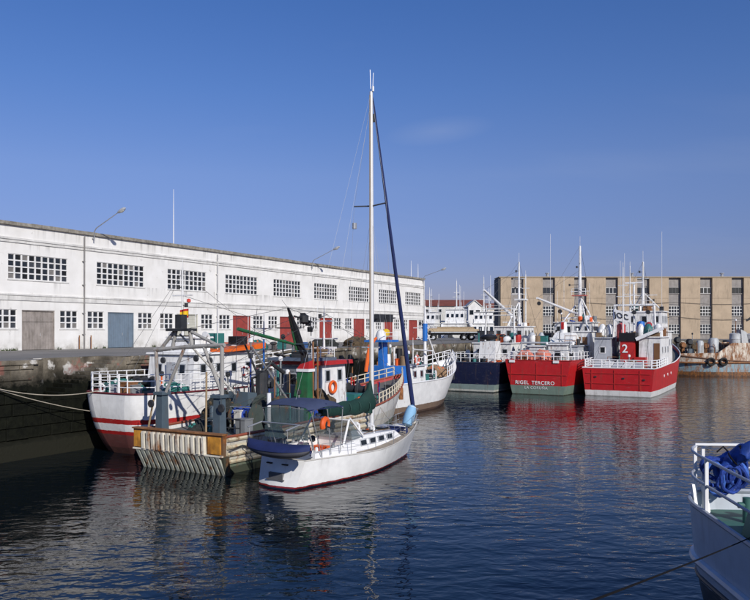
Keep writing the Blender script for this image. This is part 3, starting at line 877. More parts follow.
def wires(root, segs, r=.012, m=None, name='rigging'):
    mb = MB()
    for a, b in segs: mb.tube([a, b], r, 4, cap=False)
    return tag(mb.build(name, m or wire, root), kind='stuff')
def radar(root, x, y, z, hw=.6):
    mb = MB(); mb.cyl((x, y, z), (x, y, z + .3), .12, 8); mb.bb(x - .14, x + .14, y - .14, y + .14, z + .3, z + .45)
    o = mb.build('radar', white, root)
    MB().bb(x - .05, x + .05, y - hw, y + hw, z + .452, z + .57).build('radar_bar', whitec, o)
def winch(root, x, y, z, w=1.2, r=.38, m=None, n='winch'):
    mb = MB(); mb.bb(x - .45, x + .45, y - w / 2 - .25, y + w / 2 + .25, z, z + .12)
    for s in (-1, 1): mb.bb(x - .25, x + .25, y + s * (w / 2 + .14) - .05, y + s * (w / 2 + .14) + .05, z + .12, z + .75)
    mb.bb(x + .3, x + .75, y - .3, y + .3, z + .12, z + .6)
    o = mb.build(n, m or bluegrey, root)
    k = MB(); k.lathe((x, y - w / 2, z + .6), (0, 1, 0), [(0, r), (.05, r), (.06, r * .55), (w * .48, r * .6), (w * .5, r), (w * .52, r * .6), (w - .06, r * .55), (w - .05, r), (w, r)], 16)
    k.build('drum', darkm, o, True)
def net_drum(root, x, y, z, w, r, m, netm, name='net_drum'):
    mb = MB()
    for s in (-1, 1):
        mb.lathe((x, y + s * w / 2 - .03, z), (0, 1, 0), [(0, r), (.06, r)], 22)
        mb.hexa([(x - .5, y + s * (w / 2 + .06) - .04, z - r - .15), (x + .5, y + s * (w / 2 + .06) - .04, z - r - .15), (x + .5, y + s * (w / 2 + .06) + .04, z - r - .15), (x - .5, y + s * (w / 2 + .06) + .04, z - r - .15),
                 (x - .12, y + s * (w / 2 + .06) - .04, z + .12), (x + .12, y + s * (w / 2 + .06) - .04, z + .12), (x + .12, y + s * (w / 2 + .06) + .04, z + .12), (x - .12, y + s * (w / 2 + .06) + .04, z + .12)])
    o = mb.build(name, m, root)
    prof = [(w * i / 10, r * (.72 + .1 * math.sin(i * 1.9) * (0 < i < 10))) for i in range(11)]
    MB().lathe((x, y - w / 2 + .04, z), (0, 1, 0), [(t * .98, q) for t, q in prof], 18).build('wound_net', netm, o, True)
def floodlight(root, p, m=None):
    p = Vector(p)
    mb = MB(); mb.tube([p, p + Vector((0, 0, .25))], .03, 5); mb.hexa([p + Vector(v) for v in ((-.12, -.18, .25), (.05, -.12, .25), (.05, .12, .25), (-.12, .18, .25), (-.16, -.18, .55), (.05, -.12, .5), (.05, .12, .5), (-.16, .18, .55))])
    mb.build('floodlight', m or darkm, root)
def vents(root, x, y, z, h=.9, r=.16, m=None):
    mb = MB(); mb.tube([(x, y, z), (x, y, z + h), (x - .05, y, z + h + .15), (x - .22, y, z + h + .22), (x - .35, y, z + h + .22)], [r * .7, r * .7, r * .8, r, r * 1.25], 10)
    mb.build('ventilator', m or white, root, True)
# --- loose things that lie on, hang from or lean against the boats (top-level)
def lifebuoy(pos, nrm, label, c1, c2=None, R0=.30, r=.075, name='lifebuoy'):
    o = link(name, None, None, pos, 0); tag(o, label, 'lifebuoy')
    n = Vector(nrm)
    MB().torus((0, 0, 0), n, R0, r, 24, 8).build('ring', c1, o, True)
    t = Vector((0, 0, 1)) if abs(n.normalized().z) < .9 else Vector((1, 0, 0))
    for k in range(4):
        a = math.pi / 4 + k * math.pi / 2
        MB().torus((0, 0, 0), n, R0, r * 1.06, 4, 8, a0=a - .22, a1=a + .22).build('band', c2 or whitec, o, True)
    return o
def heap(name, label, cat, pos, sx, sy, sz, m, seed=0, rotz=0.0, flat=.35, extra=None, rough=.22, group=None):
    rnd = random.Random(seed); mb = MB()
    nu, nv = 28, 12; rows = []
    for j in range(nv + 1):
        ph = (math.pi / 2) * j / nv
        row = []
        for i in range(nu + 1):
            a = 2 * math.pi * (i % nu) / nu
            d = Vector((math.cos(a) * math.cos(ph), math.sin(a) * math.cos(ph), math.sin(ph) ** (1 - flat * .5)))
            q = 1 + rough * noise.noise(d * 2.1 + Vector((seed * 3.1, 0, 0))) * 1.6 + rough * .8 * noise.noise(d * 5.3 + Vector((0, seed, 0)))
            row.append((d.x * sx * q, d.y * sy * q, max(0, d.z * sz * q)))
        rows.append(row)
    mb.grid(rows)
    o = mb.build(name, m, None, True); o.location = pos; o.rotation_euler = (0, 0, rotz)
    fl = MB()
    for k in range(10):
        a = rnd.uniform(0, 6.28); q = rnd.uniform(.4, .9)
        x, y = math.cos(a) * sx * q, math.sin(a) * sy * q; z = sz * math.sqrt(max(0, 1 - q * q)) * .95
        fl.lathe((x, y, z - .06), (0, 0, 1), [(0, .02), (.04, .07), (.1, .09), (.16, .07), (.2, .02)], 8)
    tag(fl.build('floats', extra or orangeb, o, True), kind='stuff')
    return tag(o, label, cat, group)
def liferaft(pos, rotz, label, L=1.2, r=.32):
    o = link('liferaft_canister', None, None, pos, rotz); tag(o, label, 'liferaft')
    MB().lathe((-L / 2, 0, r + .12), (1, 0, 0), [(0, r * .6), (.06, r * .95), (.2, r), (L / 2 - .03, r), (L / 2, r * 1.06), (L / 2 + .03, r), (L - .2, r), (L - .06, r * .95), (L, r * .6)], 16).build('canister', whitec, o, True)
    mb = MB()
    for x in (-L * .3, L * .3): mb.bb(x - .05, x + .05, -r, r, 0, .2)
    mb.build('cradle', galv, o)
    return o
def tyre(pos, nrm, label, R0=.34, r=.13):
    o = link('tyre_fender', None, None, pos, 0); tag(o, label, 'fender', 'tyres hung along the rusty workboat')
    MB().torus((0, 0, 0), nrm, R0, r, 20, 8).build('tyre', rubber, o, True)
    MB().tube([(0, 0, R0), (0, .08, R0 + .7)], .02, 5).build('hanging_rope', rope_m, o)
def text_mesh(name, body, size, m, parent, loc, ux, uz, extrude=.01, align='CENTER', shear=0):
    cu = bpy.data.curves.new(name, 'FONT'); cu.body = body; cu.size = size; cu.extrude = extrude; cu.align_x = align; cu.align_y = 'CENTER'
    cu.space_character = 1.12; cu.offset = size * .012; cu.shear = shear
    tmp = bpy.data.objects.new(name + '_tmp', cu); col.objects.link(tmp)
    dg = bpy.context.evaluated_depsgraph_get(); me = bpy.data.meshes.new_from_object(tmp.evaluated_get(dg))
    bpy.data.objects.remove(tmp)
    me.materials.clear(); me.materials.append(m)
    ux = Vector(ux).normalized(); uz = Vector(uz).normalized(); n = ux.cross(uz)
    M = Matrix((ux, uz, n)).transposed().to_4x4(); M.translation = Vector(loc)
    me.transform(M)
    return link(name, me, parent)
def rope(label, pts, r, m, sag=0.0, name='mooring_rope'):
    a, b = Vector(pts[0]), Vector(pts[-1]); q = []
    for i in range(17):
        t = i / 16; p = a.lerp(b, t); p.z -= sag * 4 * t * (1 - t); q.append(p)
    o = MB().tube(q, r, 5).build(name, m, None, True)
    return tag(o, label, 'rope')
def bipod(root, a, b, top, r=.09, m=None, name='derrick_post'):
    mb = MB(); mb.tube([a, top], [r, r * .7], 7); mb.tube([b, top], [r, r * .7], 7)
    return mb.build(name, m or white, root, True)
def goalpost(root, x, hw, z0, z1, r=.12, m=None, name='gantry'):
    mb = MB()
    for s in (-1, 1): mb.tube([(x, s * hw, z0), (x, s * hw * .92, z1)], r, 8)
    mb.tube([(x, -hw * .98, z1), (x, hw * .98, z1)], r, 8)
    mb.tube([(x, -hw * .95, z1 - .8), (x, hw * .95, z1 - .8)], r * .6, 6)
    return mb.build(name, m or white, root, True)
def pulley(root, p, m=None, r=.16):
    p = Vector(p); mb = MB(); mb.tube([p, p - Vector((0, 0, .25))], .02, 4); mb.lathe(p + Vector((-.05, 0, -.25 - r)), (1, 0, 0), [(0, r * .8), (.02, r), (.08, r), (.1, r * .8)], 10)
    mb.build('pulley_block', m or darkm, root)

def clutter(root, x0, x1, y0, y1, z, n, seed, hi=1.0, mats=None):
    """odds and ends of deck gear, each a part: lockers, pipes, drums, coils, posts"""
    rnd = random.Random(seed); mats = mats or [white, white, lgrey, darkm, greym, bluegrey, rustm, tealp, orangeb, wood]
    for _ in range(n):
        x, y = rnd.uniform(x0, x1), rnd.uniform(y0, y1); m = rnd.choice(mats); k = rnd.random(); h = rnd.uniform(.3, 1.0) * hi
        if k < .28:
            a, b = rnd.uniform(.15, .45), rnd.uniform(.15, .5)
            mb = MB(); mb.bb(x - a, x + a, y - b, y + b, z, z + h * .8); mb.bb(x - a - .03, x + a + .03, y - b - .03, y + b + .03, z + h * .8 + .002, z + h * .8 + .06); mb.build('deck_locker', m, root)
        elif k < .5:
            r0 = rnd.uniform(.04, .09); t = rnd.uniform(-.4, .4)
            MB().tube([(x, y, z), (x, y, z + h), (x + t, y + t * .6, z + h * 1.3)], r0, 6).build('pipe', m, root, True)
        elif k < .68:
            r0 = rnd.uniform(.15, .32)
            MB().lathe((x, y, z), (0, 0, 1), [(0, r0), (h * .45, r0 * 1.05), (h * .8, r0), (h * .85, r0 * .8)], 10).build('drum', m, root, True)
        elif k < .82:
            MB().torus((x, y, z + .1), (rnd.uniform(-.2, .2), rnd.uniform(-.2, .2), 1), rnd.uniform(.2, .34), .09, 14, 6).build('rope_coil', rnd.choice([rope_m, netblue, darkrope, netteal]), root, True)
        elif k < .92:
            a = rnd.uniform(.3, .8)
            mb = MB(); mb.tube([(x, y - a, z), (x, y - a, z + h * 1.2), (x, y + a, z + h * 1.2), (x, y + a, z)], .04, 6); mb.tube([(x, y - a, z + h * .6), (x, y + a, z + h * .6)], .03, 5); mb.build('pipe_frame', m, root)
        else:
            q = MB().tube([(x, y, z), (x, y, z + h * 1.9)], .05, 6).build('lamp_post', m, root); MB().lathe((x, y, z + h * 1.9), (0, 0, 1), [(0, .05), (.05, .13), (.25, .13), (.3, .04)], 8).build('lamp', rnd.choice([darkm, whitec]), q)
# ---------------------------------------------------------------- A: white trawler with a red band, stern to us beside the stairs
RED = (0.40, 0.02, 0.02); WHT = (0.81, 0.81, 0.80)
def ship_a():
    S = Ship('white_trawler', 'white trawler with red waterline band and orange roof lying against the left quay', 'fishing boat', 4.0, 3.4)
    r = S.root
    H = Hull(17.6, 5.7, 3.38, 3.3, 4.5, rake=1.8, sf=.45, sfw=.06, us=.16, pm=.55, keel=.55, over=1.7, rnd=True, ve=.42, vk=.3, vo=2.2)
    hm = hullmat('trawler_white_red', [(-2, (.10, .045, .04)), (.35, (.16, .06, .055)), (1.12, RED), (1.32, WHT), (1.70, RED), (1.98, WHT)], rust=.08, dirt=.16)
    H.build(S, hm, deckm, bul=.15, capm=mat('maroon_cap', (.14, .02, .025), .5), cap=.055)
    # stern and quarter rails
    pts = H.line(6.0, 0.3, 8, 1)[:-1] + [Vector((.12, y, 3.38)) for y in (1.35, .7, 0, -.7, -1.35)] + H.line(.3, 6.4, 8, -1)[1:]
    railing(r, pts, 1.02, 3, .028, whitec)
    mb = MB()
    for q in (pts[7], pts[11], pts[13]): mb.tube([q, q + Vector((0, 0, 1.06))], .065, 6)
    mb.build('rail_stanchion', whitec, r)
    # bow rail, climbing forward
    railing(r, H.line(11.0, 17.3, 10, -1, .0), .95, 3, .035, whitec)
    railing(r, H.line(11.0, 17.3, 10, 1, .0), .95, 3, .035, whitec)
    # fairlead ring on the stern
    MB().torus((.25, .75, 3.62), (1, 0, 0), .2, .05, 16, 6).build('fairlead', whitec, r, True)
    # deckhouse
    h = house(r, 4.5, 10.6, 1.85, 3.1, 5.35, white, rf=.3, rb=.25, side=4, back=2, front=3, roof=white, ws=(.42, .5), door_back=(-.2, lgrey))
    MB().hexa([(7.1, -2.25, 5.46), (10.9, -2.25, 5.62), (10.9, 2.25, 5.62), (7.1, 2.25, 5.46), (7.1, -2.25, 5.60), (10.9, -2.25, 5.98), (10.9, 2.25, 5.98), (7.1, 2.25, 5.60)]).build('canopy', orangep, r)
    MB().bb(8.9, 9.8, -1.6, -.8, 5.9, 6.4).build('battery_box', black, r)
    MB().bb(7.6, 8.4, -.9, -.1, 5.65, 6.6).build('locker', tealp, r)
    house(r, 5.0, 7.0, 1.0, 5.46, 6.3, white, rf=.1, rb=.5, name='upper_casing')
    vents(r, 6.6, -1.2, 5.4); vents(r, 6.2, 1.2, 5.4)
    m = mast(r, 5.75, 0.1, 3.1, 10.6, .10, white, trees=((8.9, .8), (7.2, .5)), lamps=((9.4, .35), (8.3, -.3)))
    MB().lathe((5.75, -.4, 8.45), (0, 0, 1), [(0, .03), (.05, .12), (.2, .12), (.25, .03)], 8).build('red_lamp', mat('red_lamp', (.6, .06, .04), .4), m)
    radar(r, 9.3, .6, 5.95)
    for x, y, hh in ((10.2, 1.2, 3.0), (8.4, 1.5, 2.4), (7.2, -1.4, 1.8), (9.9, -1.6, 2.2)):
        mb = MB(); mb.tube([(x, y, 5.4), (x, y, 5.5 + hh)], .02, 5); mb.build('whip_aerial', whitec, r)
    winch(r, 2.8, .2, 3.23, 1.3, .35, greym)
    winch(r, 12.4, 0, 3.3, 1.4, .4, greym)
    mast(r, 13.6, 0, 3.3, 7.4, .1, lgrey, trees=((6.9, .7),))
    wires(r, [((5.75, .1, 10.3), (16.9, 0, 4.6)), ((5.75, .1, 10.3), (.3, .8, 3.5)), ((5.75, .1, 10.3), (.3, -.8, 3.5)), ((5.75, .1, 8.9), (8, 2, 5.4)), ((13.6, 0, 7.4), (5.75, .1, 8.9))])
    lifebuoy(S.W(S.Y(246, 371, -1.95)), S.fy, 'red and white lifebuoy on the white cabin under the orange roof', whitec, redp)
    heap('net_heap', 'teal fishing net heaped inside the stern rail of the white trawler', 'net', S.W((1.9, .9, 3.235)), 1.1, 1.1, .75, netteal, 3, extra=whitec)
    heap('net_heap', 'small teal net bundle beside the starboard rail of the white trawler', 'net', S.W((3.3, -1.6, 3.235)), .8, .6, .55, netteal, 8, extra=whitec)
    # flag on its own short staff line
    f = link('flag', None, None, S.W((5.5, .1, 7.55)), S.h); tag(f, 'small Spanish flag hanging on the white trawler mast', 'flag')
    def cloth(z0, z1, mm, n):
        rows = []
        for j in range(3):
            z = z0 + (z1 - z0) * j / 2
            rows.append([(-.62 * i / 8 * .35, .72 * i / 8 - .72, z - .10 * (i / 8) ** 2 + .0) if False else (.06 * math.sin(i * 1.1), -.02 - .66 * i / 8, z - .08 * (1 - i / 8)) for i in range(9)])
        k = MB(); k.grid(rows); k.grid([[(x + .012, y, z) for x, y, z in rr] for rr in rows], flip=True); k.build(n, mm, f)
    fr = mat('flag_red', (.45, .02, .02), .8); fy = mat('flag_yellow', (.80, .50, .02), .8)
    cloth(0, .13, fr, 'red_stripe'); cloth(.131, .41, fy, 'yellow_stripe'); cloth(.411, .54, fr, 'red_stripe')
    # mooring lines to the quay
    rope('pale mooring rope sagging from the quay to the white trawler stern rail', [quay_pt(-.9, .15, 4.0), S.W((.2, 1.0, 3.45))], .022, rope_m, .35)
    rope('pale mooring rope running low from the quay to the white trawler side', [quay_pt(-.9, .15, 4.0), S.W((.75, 1.7, 2.2))], .02, rope_m, .15)
    clutter(r, .8, 4.2, -1.9, 1.9, 3.23, 16, 101, .8); clutter(r, 11, 16, -1.6, 1.6, 3.3, 14, 102, .9); clutter(r, 5.2, 10, -1.6, 1.6, 5.45, 8, 103, .6)
    return S
A_ = ship_a()

# ---------------------------------------------------------------- B: rust-streaked trawler with the ribbed stern
def ship_b():
    S = Ship('rusty_trawler', 'rust streaked trawler with ribbed square stern and green funnel, between yacht and white trawler', 'fishing boat', 2.4, 10.1)
    r = S.root
    H = Hull(23.2, 6.0, 1.85, 1.95, 3.5, rake=2.2, sf=.92, sfw=.8, us=.3, pm=.55, keel=.82, over=.6)
    hm = hullmat('rusty_cream_hull', [(-2, (.06, .07, .05)), (.35, (.16, .20, .15)), (.7, (.58, .56, .50)), (1.5, (.70, .69, .66)), (2.72, (.38, .03, .03))], rust=.36, dirt=.35, rough=.55)
    H.build(S, hm, deckm, bul=.25, capm=mat('rust_red_cap', (.26, .07, .04), .6, rust=.3), cap=.07)
    # ribbed stern
    rib_up = mat('rib_white', (.72, .68, .58), .6, rust=.5, dirt=.6, world=True); rib_lo = mat('rib_reflected_green', (.50, .52, .45), .6, rust=.42, dirt=.6, world=True)  # lower ribs: darker green reflection on the down-facing part put into the colour
    yel = mat('rust_yellow_panel', (.55, .25, .035), .65, rust=.62, var=.4, dirt=.3)
    hw = 2.82
    MB().hexa([(-.10, -hw, .95), (.1, -hw, .95), (.1, hw, .95), (-.10, hw, .95), (-.16, -hw - .05, 1.95), (.1, -hw - .05, 1.95), (.1, hw + .05, 1.95), (-.16, hw + .05, 1.95)]).build('stern_plate', mat('stern_rust', (.15, .085, .045), .7, rust=.6), r)
    MB().hexa([(.42, -hw + .25, -.3), (.8, -hw + .25, -.3), (.8, hw - .25, -.3), (.42, hw - .25, -.3), (-.10, -hw, .946), (.3, -hw, .946), (.3, hw, .946), (-.10, hw, .946)]).build('lower_stern_plate', mat('stern_reflected_green', (.06, .06, .042), .7, rust=.35), r)  # down-facing plate, dark green reflection put into its colour under the rust
    up = MB(); up.hexa([(-.19, -.075, 0), (0, -.09, 0), (0, .09, 0), (-.19, .075, 0), (-.23, -.075, .84), (-.06, -.09, .84), (-.06, .09, .84), (-.23, .075, .84)]); upm = up.mesh('rib', rib_up)
    n = 13
    for i in range(n):
        y = -1.75 + i * 3.85 / (n - 1)
        link('rib', upm, r, (-.11, y, 1.02))
    lo = MB(); lo.hexa([(.42, -.075, -.25), (.6, -.075, -.25), (.6, .075, -.25), (.42, .075, -.25), (-.22, -.1, .93), (.0, -.1, .93), (.0, .1, .93), (-.22, .1, .93)]); lom = lo.mesh('rib', rib_lo)
    n = 17
    for i in range(n): link('rib', lom, r, (0, -2.55 + i * 5.1 / (n - 1), 0))
    MB().bb(-.22, -.12, -2.72, -2.0, 1.08, 1.86).build('rust_panel', yel, r)
    MB().bb(-.22, -.12, 2.3, 2.78, 1.08, 1.86).build('rust_panel', yel, r)
    MB().bb(-.24, .12, -hw - .08, hw + .08, 1.955, 2.02).build('stern_rail', rustm, r)
    MB().bb(-.24, -.1, -hw - .02, hw + .02, .955, 1.03).build('knuckle', rib_up, r)
    # wooden rubbing strakes on the starboard quarter
    for k in range(4):
        z = .62 + k * .36
        pts = []
        for i in range(11):
            x = .2 + i * 1.3; q = H.at(x, 0, -1, (z + .9) / (H.dz(x / 23.2) + .9)); pts.append(Vector((q.x, q.y - .03, z)))
        MB().tube(pts, .10, 6).build('rubbing_strake', mat('strake_cream', (.52, .46, .33), .8, rust=.5, dirt=.5), r)
    # gallows
    for y in (1.75, -1.95):
        mb = MB(); mb.hexa([(.4, y - .22, 1.7), (.9, y - .22, 1.7), (.9, y + .22, 1.7), (.4, y + .22, 1.7), (.45, y - .19, 3.72), (.85, y - .19, 3.72), (.85, y + .19, 3.72), (.45, y + .19, 3.72)])
        mb.bb(.34, .96, y - .3, y + .3, 3.6, 3.74)
        mb.build('gallows_post', bluegrey, r)
        pulley(r, (.3, y + (-.45 if y < 0 else .45) * .9, 3.6), darkm, .2)
    g = MB(); X_ = .65
    P = lambda px, py: S.X(px, py, X_)
    pl, pr_ = P(158, 394), P(222, 396)
    bl, br = P(156, 350), P(222, 345)
    g.tube([pl, bl], .09, 8); g.tube([pr_, br], .10, 8)
    g.tube([bl + Vector((0, .1, 0)), P(186, 347), br + Vector((0, -.15, 0))], .10, 8)
    g.tube([P(166, 392), P(184, 349)], .08, 8); g.tube([P(222, 393), P(204, 347)], .09, 8)
    g.tube([P(160, 350), P(174, 332)], .09, 8); g.tube([P(172, 350), P(176, 331)], .09, 8); g.tube([P(192, 346), P(190, 331)], .09, 8); g.tube([P(190, 331), P(219, 346)], .08, 8)
    g.build('gantry', mat('gantry_grey', (.33, .32, .30), .6, dirt=.4, rust=.3), r, True)
    a, b = P(170, 330), P(192, 330)
    MB().bb(.35, 1.0, b.y, a.y, a.z - .06, a.z + .08).build('gantry_platform', darkm, r)
    c = P(181, 322); MB().bb(.45, .85, c.y - .2, c.y + .2, a.z + .082, a.z + .75).build('light_box', darkm, r)
    for py in (336, 341):
        MB().bar(P(175, py), P(191, py), .06).build('ladder_rung', darkm, r)
    pulley(r, P(163, 352)); pulley(r, P(196, 350)); pulley(r, P(210, 352))
    MB().tube([P(206, 434), P(206.5, 372)], .05, 6).build('stern_pole', mat('tan_pole', (.33, .24, .14), .7), r)
    MB().tube([P(148, 430), P(155, 392)], .05, 6).build('stern_pole', mat('tan_pole', (.33, .24, .14)), r)
    heap('net_heap', 'dark trawl net lying along the ribbed stern of the rusty trawler', 'net', S.W((1.5, .1, 1.61)), .55, 1.25, .62, netdark, 12, extra=netteal)
    # deck gear amidships
    net_drum(r, 3.4, -1.3, 2.45, 1.3, .6, mat('net_drum_green', (.055, .07, .06), .6, rust=.3, dirt=.4), netblue)
    net_drum(r, 5.2, -1.5, 2.6, 1.3, .78, mat('net_drum_green', (.12, .15, .13)), netdark)
    winch(r, 7.2, -.7, 1.75, 1.6, .5); winch(r, 7.4, 1.1, 1.75, 1.4, .45)
    MB().hexa([(4.6, -.5, 1.7), (6.6, -.5, 1.7), (6.6, 1.2, 1.7), (4.6, 1.2, 1.7), (4.8, -.3, 3.5), (6.4, -.3, 3.3), (6.4, 1.0, 3.3), (4.8, 1.0, 3.5)]).build('engine_casing', bluegrey, r)
    cr = MB(); a = S.Y(262, 396, -.4); cr.cyl((a.x, -.4, 3.2), (a.x, -.4, 4.5), .35, 10); cr.bb(a.x - .2, a.x + .3, -.6, -.2, 4.0, 4.6); cr.tube([(a.x, -.4, 4.5), (a.x + .5, -.6, 5.0), (a.x + 1.6, -.7, 4.4)], .11, 7); cr.tube([(a.x - .3, -.1, 3.3), (a.x - .5, -.1, 4.2), (a.x + .5, -.3, 4.4)], .08, 7); cr.lathe((a.x + .3, -.9, 3.9), (0, 1, 0), [(0, .2), (.1, .3), (.5, .3), (.6, .2)], 10)
    cr.build('deck_crane', darkm, r)
    a = S.Y(269, 402, -2.0); MB().tube([(a.x, -2.0, 1.8), (a.x, -2.0, 3.55)], .11, 8).build('white_post', whitec, r)
    # derrick: green boom and green A leg
    boom(r, S.Y(238, 329, .3), S.Y(297, 345, .3), .10, greenp)
    boom(r, S.Y(290, 316, .3), S.Y(297, 352, .3), .11, greenp, 'derrick_leg')
    # wheelhouse
    f0 = S.Y(322, 402, -1.6).x; f1 = S.Y(347, 402, -1.6).x
    zt = S.Y(340, 364, -1.75).z
    h = house(r, f0, f1, 1.6, 1.75, zt, white, rf=.15, rb=.0, side=2, back=2, front=3, roof=redp, over=.3, rt=.24, ws=(.42, .6), wz=.78, name='wheelhouse', door_back=(-.9, brownwood))
    MB().bb(f0 - 1.0, f1 - 1.2, -1.6, 1.6, zt + .243, zt + .42).build('upper_deck', mat('slate_blue_deck', (.09, .12, .17), .6), r)
    railing(r, [(f0 - .9, -1.5, zt + .42), (f0, -1.5, zt + .42), (f1 - 1.3, -1.5, zt + .42)], .6, 2, .02, whitec)
    MB().bb(f0 - .5, f0 - .08, -1.45, 1.45, 1.75, zt - .1).build('shaded_back_cover', mat('back_wall_shade_grey', (.17, .19, .22), .6, dirt=.3), r)  # thin slab over the wheelhouse back wall, its shade put into the slate colour
    [window_on(r, (f0 - .5, y_, 3.9), (0, 1, 0), .45, .6, lgrey, nrm=(-1, 0, 0)) for y_ in (-.9, .1, 1.0)]
    # funnel
    xF = f0 - 2.4; ya, yb = S.X(306, 396, xF).y, S.X(290, 396, xF).y; zf = S.X(300, 369, xF).z; yc_, yd_ = S.X(306, 370, xF).y, S.X(296, 370, xF).y
    fn = MB().hexa([(xF, ya, 1.75), (xF + .75, ya, 1.75), (xF + .75, yb, 1.75), (xF, yb, 1.75), (xF + .2, yc_, zf), (xF + .7, yc_, zf), (xF + .7, yd_, zf), (xF + .2, yd_, zf)]).build('funnel', greenp, r)
    MB().hexa([(xF + .15, yc_ - .06, zf + .002), (xF + .75, yc_ - .06, zf + .002), (xF + .75, yd_ + .06, zf + .002), (xF + .15, yd_ + .06, zf + .002), (xF + .25, yc_ - .04, zf + .42), (xF + .75, yc_ - .04, zf + .5), (xF + .75, yd_ - .1, zf + .32), (xF + .25, yd_ - .1, zf + .25)]).build('funnel_top', redp, fn)
    MB().bb(xF + .13, xF + .77, yc_ - .08, yd_ + .08, zf - .16, zf - .0).build('funnel_band', whitec, fn)
    for dy in (.3, .6): MB().tube([(xF + .5, yc_ + dy, zf + .2), (xF + .5, yc_ + dy, zf + .8), (xF + .3, yc_ + dy, zf + 1.0)], .09, 8).build('exhaust_pipe', black, fn)
    # black bipod mast abaft the wheelhouse
    a = S.Y(302, 352, 0.1); b = S.Y(296, 330, 0.1); c = S.Y(288, 308, .1); c2 = S.Y(282, 300, .1)
    MB().tube([(a.x + .3, .1, 1.8), a, b, c], [.3, .26, .18, .07], 8).build('mast', black, r, True)
    d0, d1 = S.Y(283, 327, .1), S.Y(312, 322, .1)
    MB().bar(S.Y(277, 328, .1), S.Y(300, 328, .1), .07).build('crosstree', black, r); MB().bar(S.Y(294, 316, .1), d1, .08).build('crosstree', black, r)
    for px, py in ((304, 322), (311, 336), (309, 330)): floodlight(r, S.Y(px, py, .1))
    q = S.Y(304, 319, .1); MB().lathe((q.x, .1, q.z - .3), (0, 0, 1), [(0, .1), (.1, .28), (.5, .28), (.6, .1)], 10).build('light_drum', darkm, r)
    # white pole mast on the wheelhouse
    q = S.Y(324, 350, 0); t = S.Y(324, 313, 0)
    mast(r, q.x, 0, zt + .3, t.z, .09, white, trees=((t.z - .5, .7), (t.z - 1.6, 1.0)), lamps=((t.z - .2, .3),))
    radar(r, q.x + .8, .2, zt + .42); 
    for dx, dy, hh in ((.4, 1.2, 2.5), (-.8, -1.1, 2.0), (1.2, 1.3, 3.2)): MB().tube([(q.x + dx, dy, zt + .3), (q.x + dx, dy, zt + .4 + hh)], .018, 5).build('whip_aerial', whitec, r)
    # forward rail on the red bulwark
    for sd in (1, -1): railing(r, H.line(14.5, 22.6, 14, sd, .05), .62, 2, .035, mat('cream_rail', (.62, .55, .42), .6))
    mast(r, 18.5, 0, 2.4, 6.2, .12, lgrey, trees=((5.6, .7),)); winch(r, 16.8, 0, 2.2, 1.6, .45)
    MB().bb(14.3, 15.6, -1.2, 1.2, 1.9, 2.7).build('hatch', tealp, r)
    wires(r, [(c, (q.x, 0, t.z)), (c, (1.0, .8, 6.8)), ((q.x, 0, t.z), (22.6, 0, 3.6)), (c, (18.5, 0, 6.1)), (c2, c), ((q.x, 0, t.z), (18.5, 0, 6.2))])
    lifebuoy(S.W(S.Y(333, 387, -1.70)), S.fy, 'plain orange lifebuoy on the white wheelhouse with the red roof', orangeb, orangep, .33, .08)
    heap('net_heap', 'dark brown net pile before the wheelhouse of the rusty trawler', 'net', S.W((15.0, -1.3, 1.85)), 1.0, .7, .7, netbrown, 15, extra=orangeb)
    heap('net_heap', 'tall dark net pile amidships on the rusty trawler behind the gantry', 'net', S.W((4.0, .9, 1.61)), 1.0, .9, 1.7, netdark, 91, extra=netbrown)
    heap('net_heap', 'brown and black net pile against the green funnel of the rusty trawler', 'net', S.W((9.6, -1.7, 1.72)), .9, .7, 1.5, netbrown, 92, extra=netdark)
    heap('net_heap', 'blue net bundle by the winches of the rusty trawler', 'net', S.W((8.9, -1.4, 1.71)), .8, .6, .9, netblue, 16, extra=whitec)
    dk = [darkm, darkm, bluegrey, greym, rustm, netblue, bluep, offwhite, redp, tealp, galv]
    clutter(r, 1.4, 8.2, -2.0, 2.0, 1.62, 40, 104, 1.5, dk); clutter(r, 4.6, 8.6, -1.6, 1.6, 1.7, 18, 105, 2.6, dk); clutter(r, 14, 20, -1.8, 1.8, 1.95, 26, 106, 1.2, dk); clutter(r, f0 - .6, f1 - 1.3, -1.3, 1.3, zt + .42, 10, 107, .7)
    # a tangle of poles, stays and hanging net over the after deck
    rnd = random.Random(77)
    for k in range(9):
        x, y = rnd.uniform(1.6, 9.5), rnd.uniform(-2.2, 2.2); hh = rnd.uniform(2.2, 4.6); t_ = rnd.uniform(-.5, .5)
        MB().tube([(x, y, 1.65), (x + t_ * .4, y + t_ * .3, 1.65 + hh)], rnd.uniform(.035, .06), 6).build('pole', rnd.choice([galv, darkm, offwhite, wood, rustm]), r)
    boom(r, (4.4, .2, 3.4), (1.0, .9, 6.6), .07, offwhite, 'derrick_boom'); boom(r, (8.6, -.8, 2.0), (5.0, -.4, 5.9), .07, galv, 'derrick_boom'); boom(r, (9.0, 1.2, 2.0), (6.6, 1.6, 6.4), .07, darkm, 'derrick_boom')
    wires(r, [((rnd.uniform(.4, 3), rnd.uniform(-2, 2), rnd.uniform(2, 5.9)), (rnd.uniform(5, 13), rnd.uniform(-1.8, 1.8), rnd.uniform(3, 8))) for _ in range(16)], .012)
    return S
B_ = ship_b()

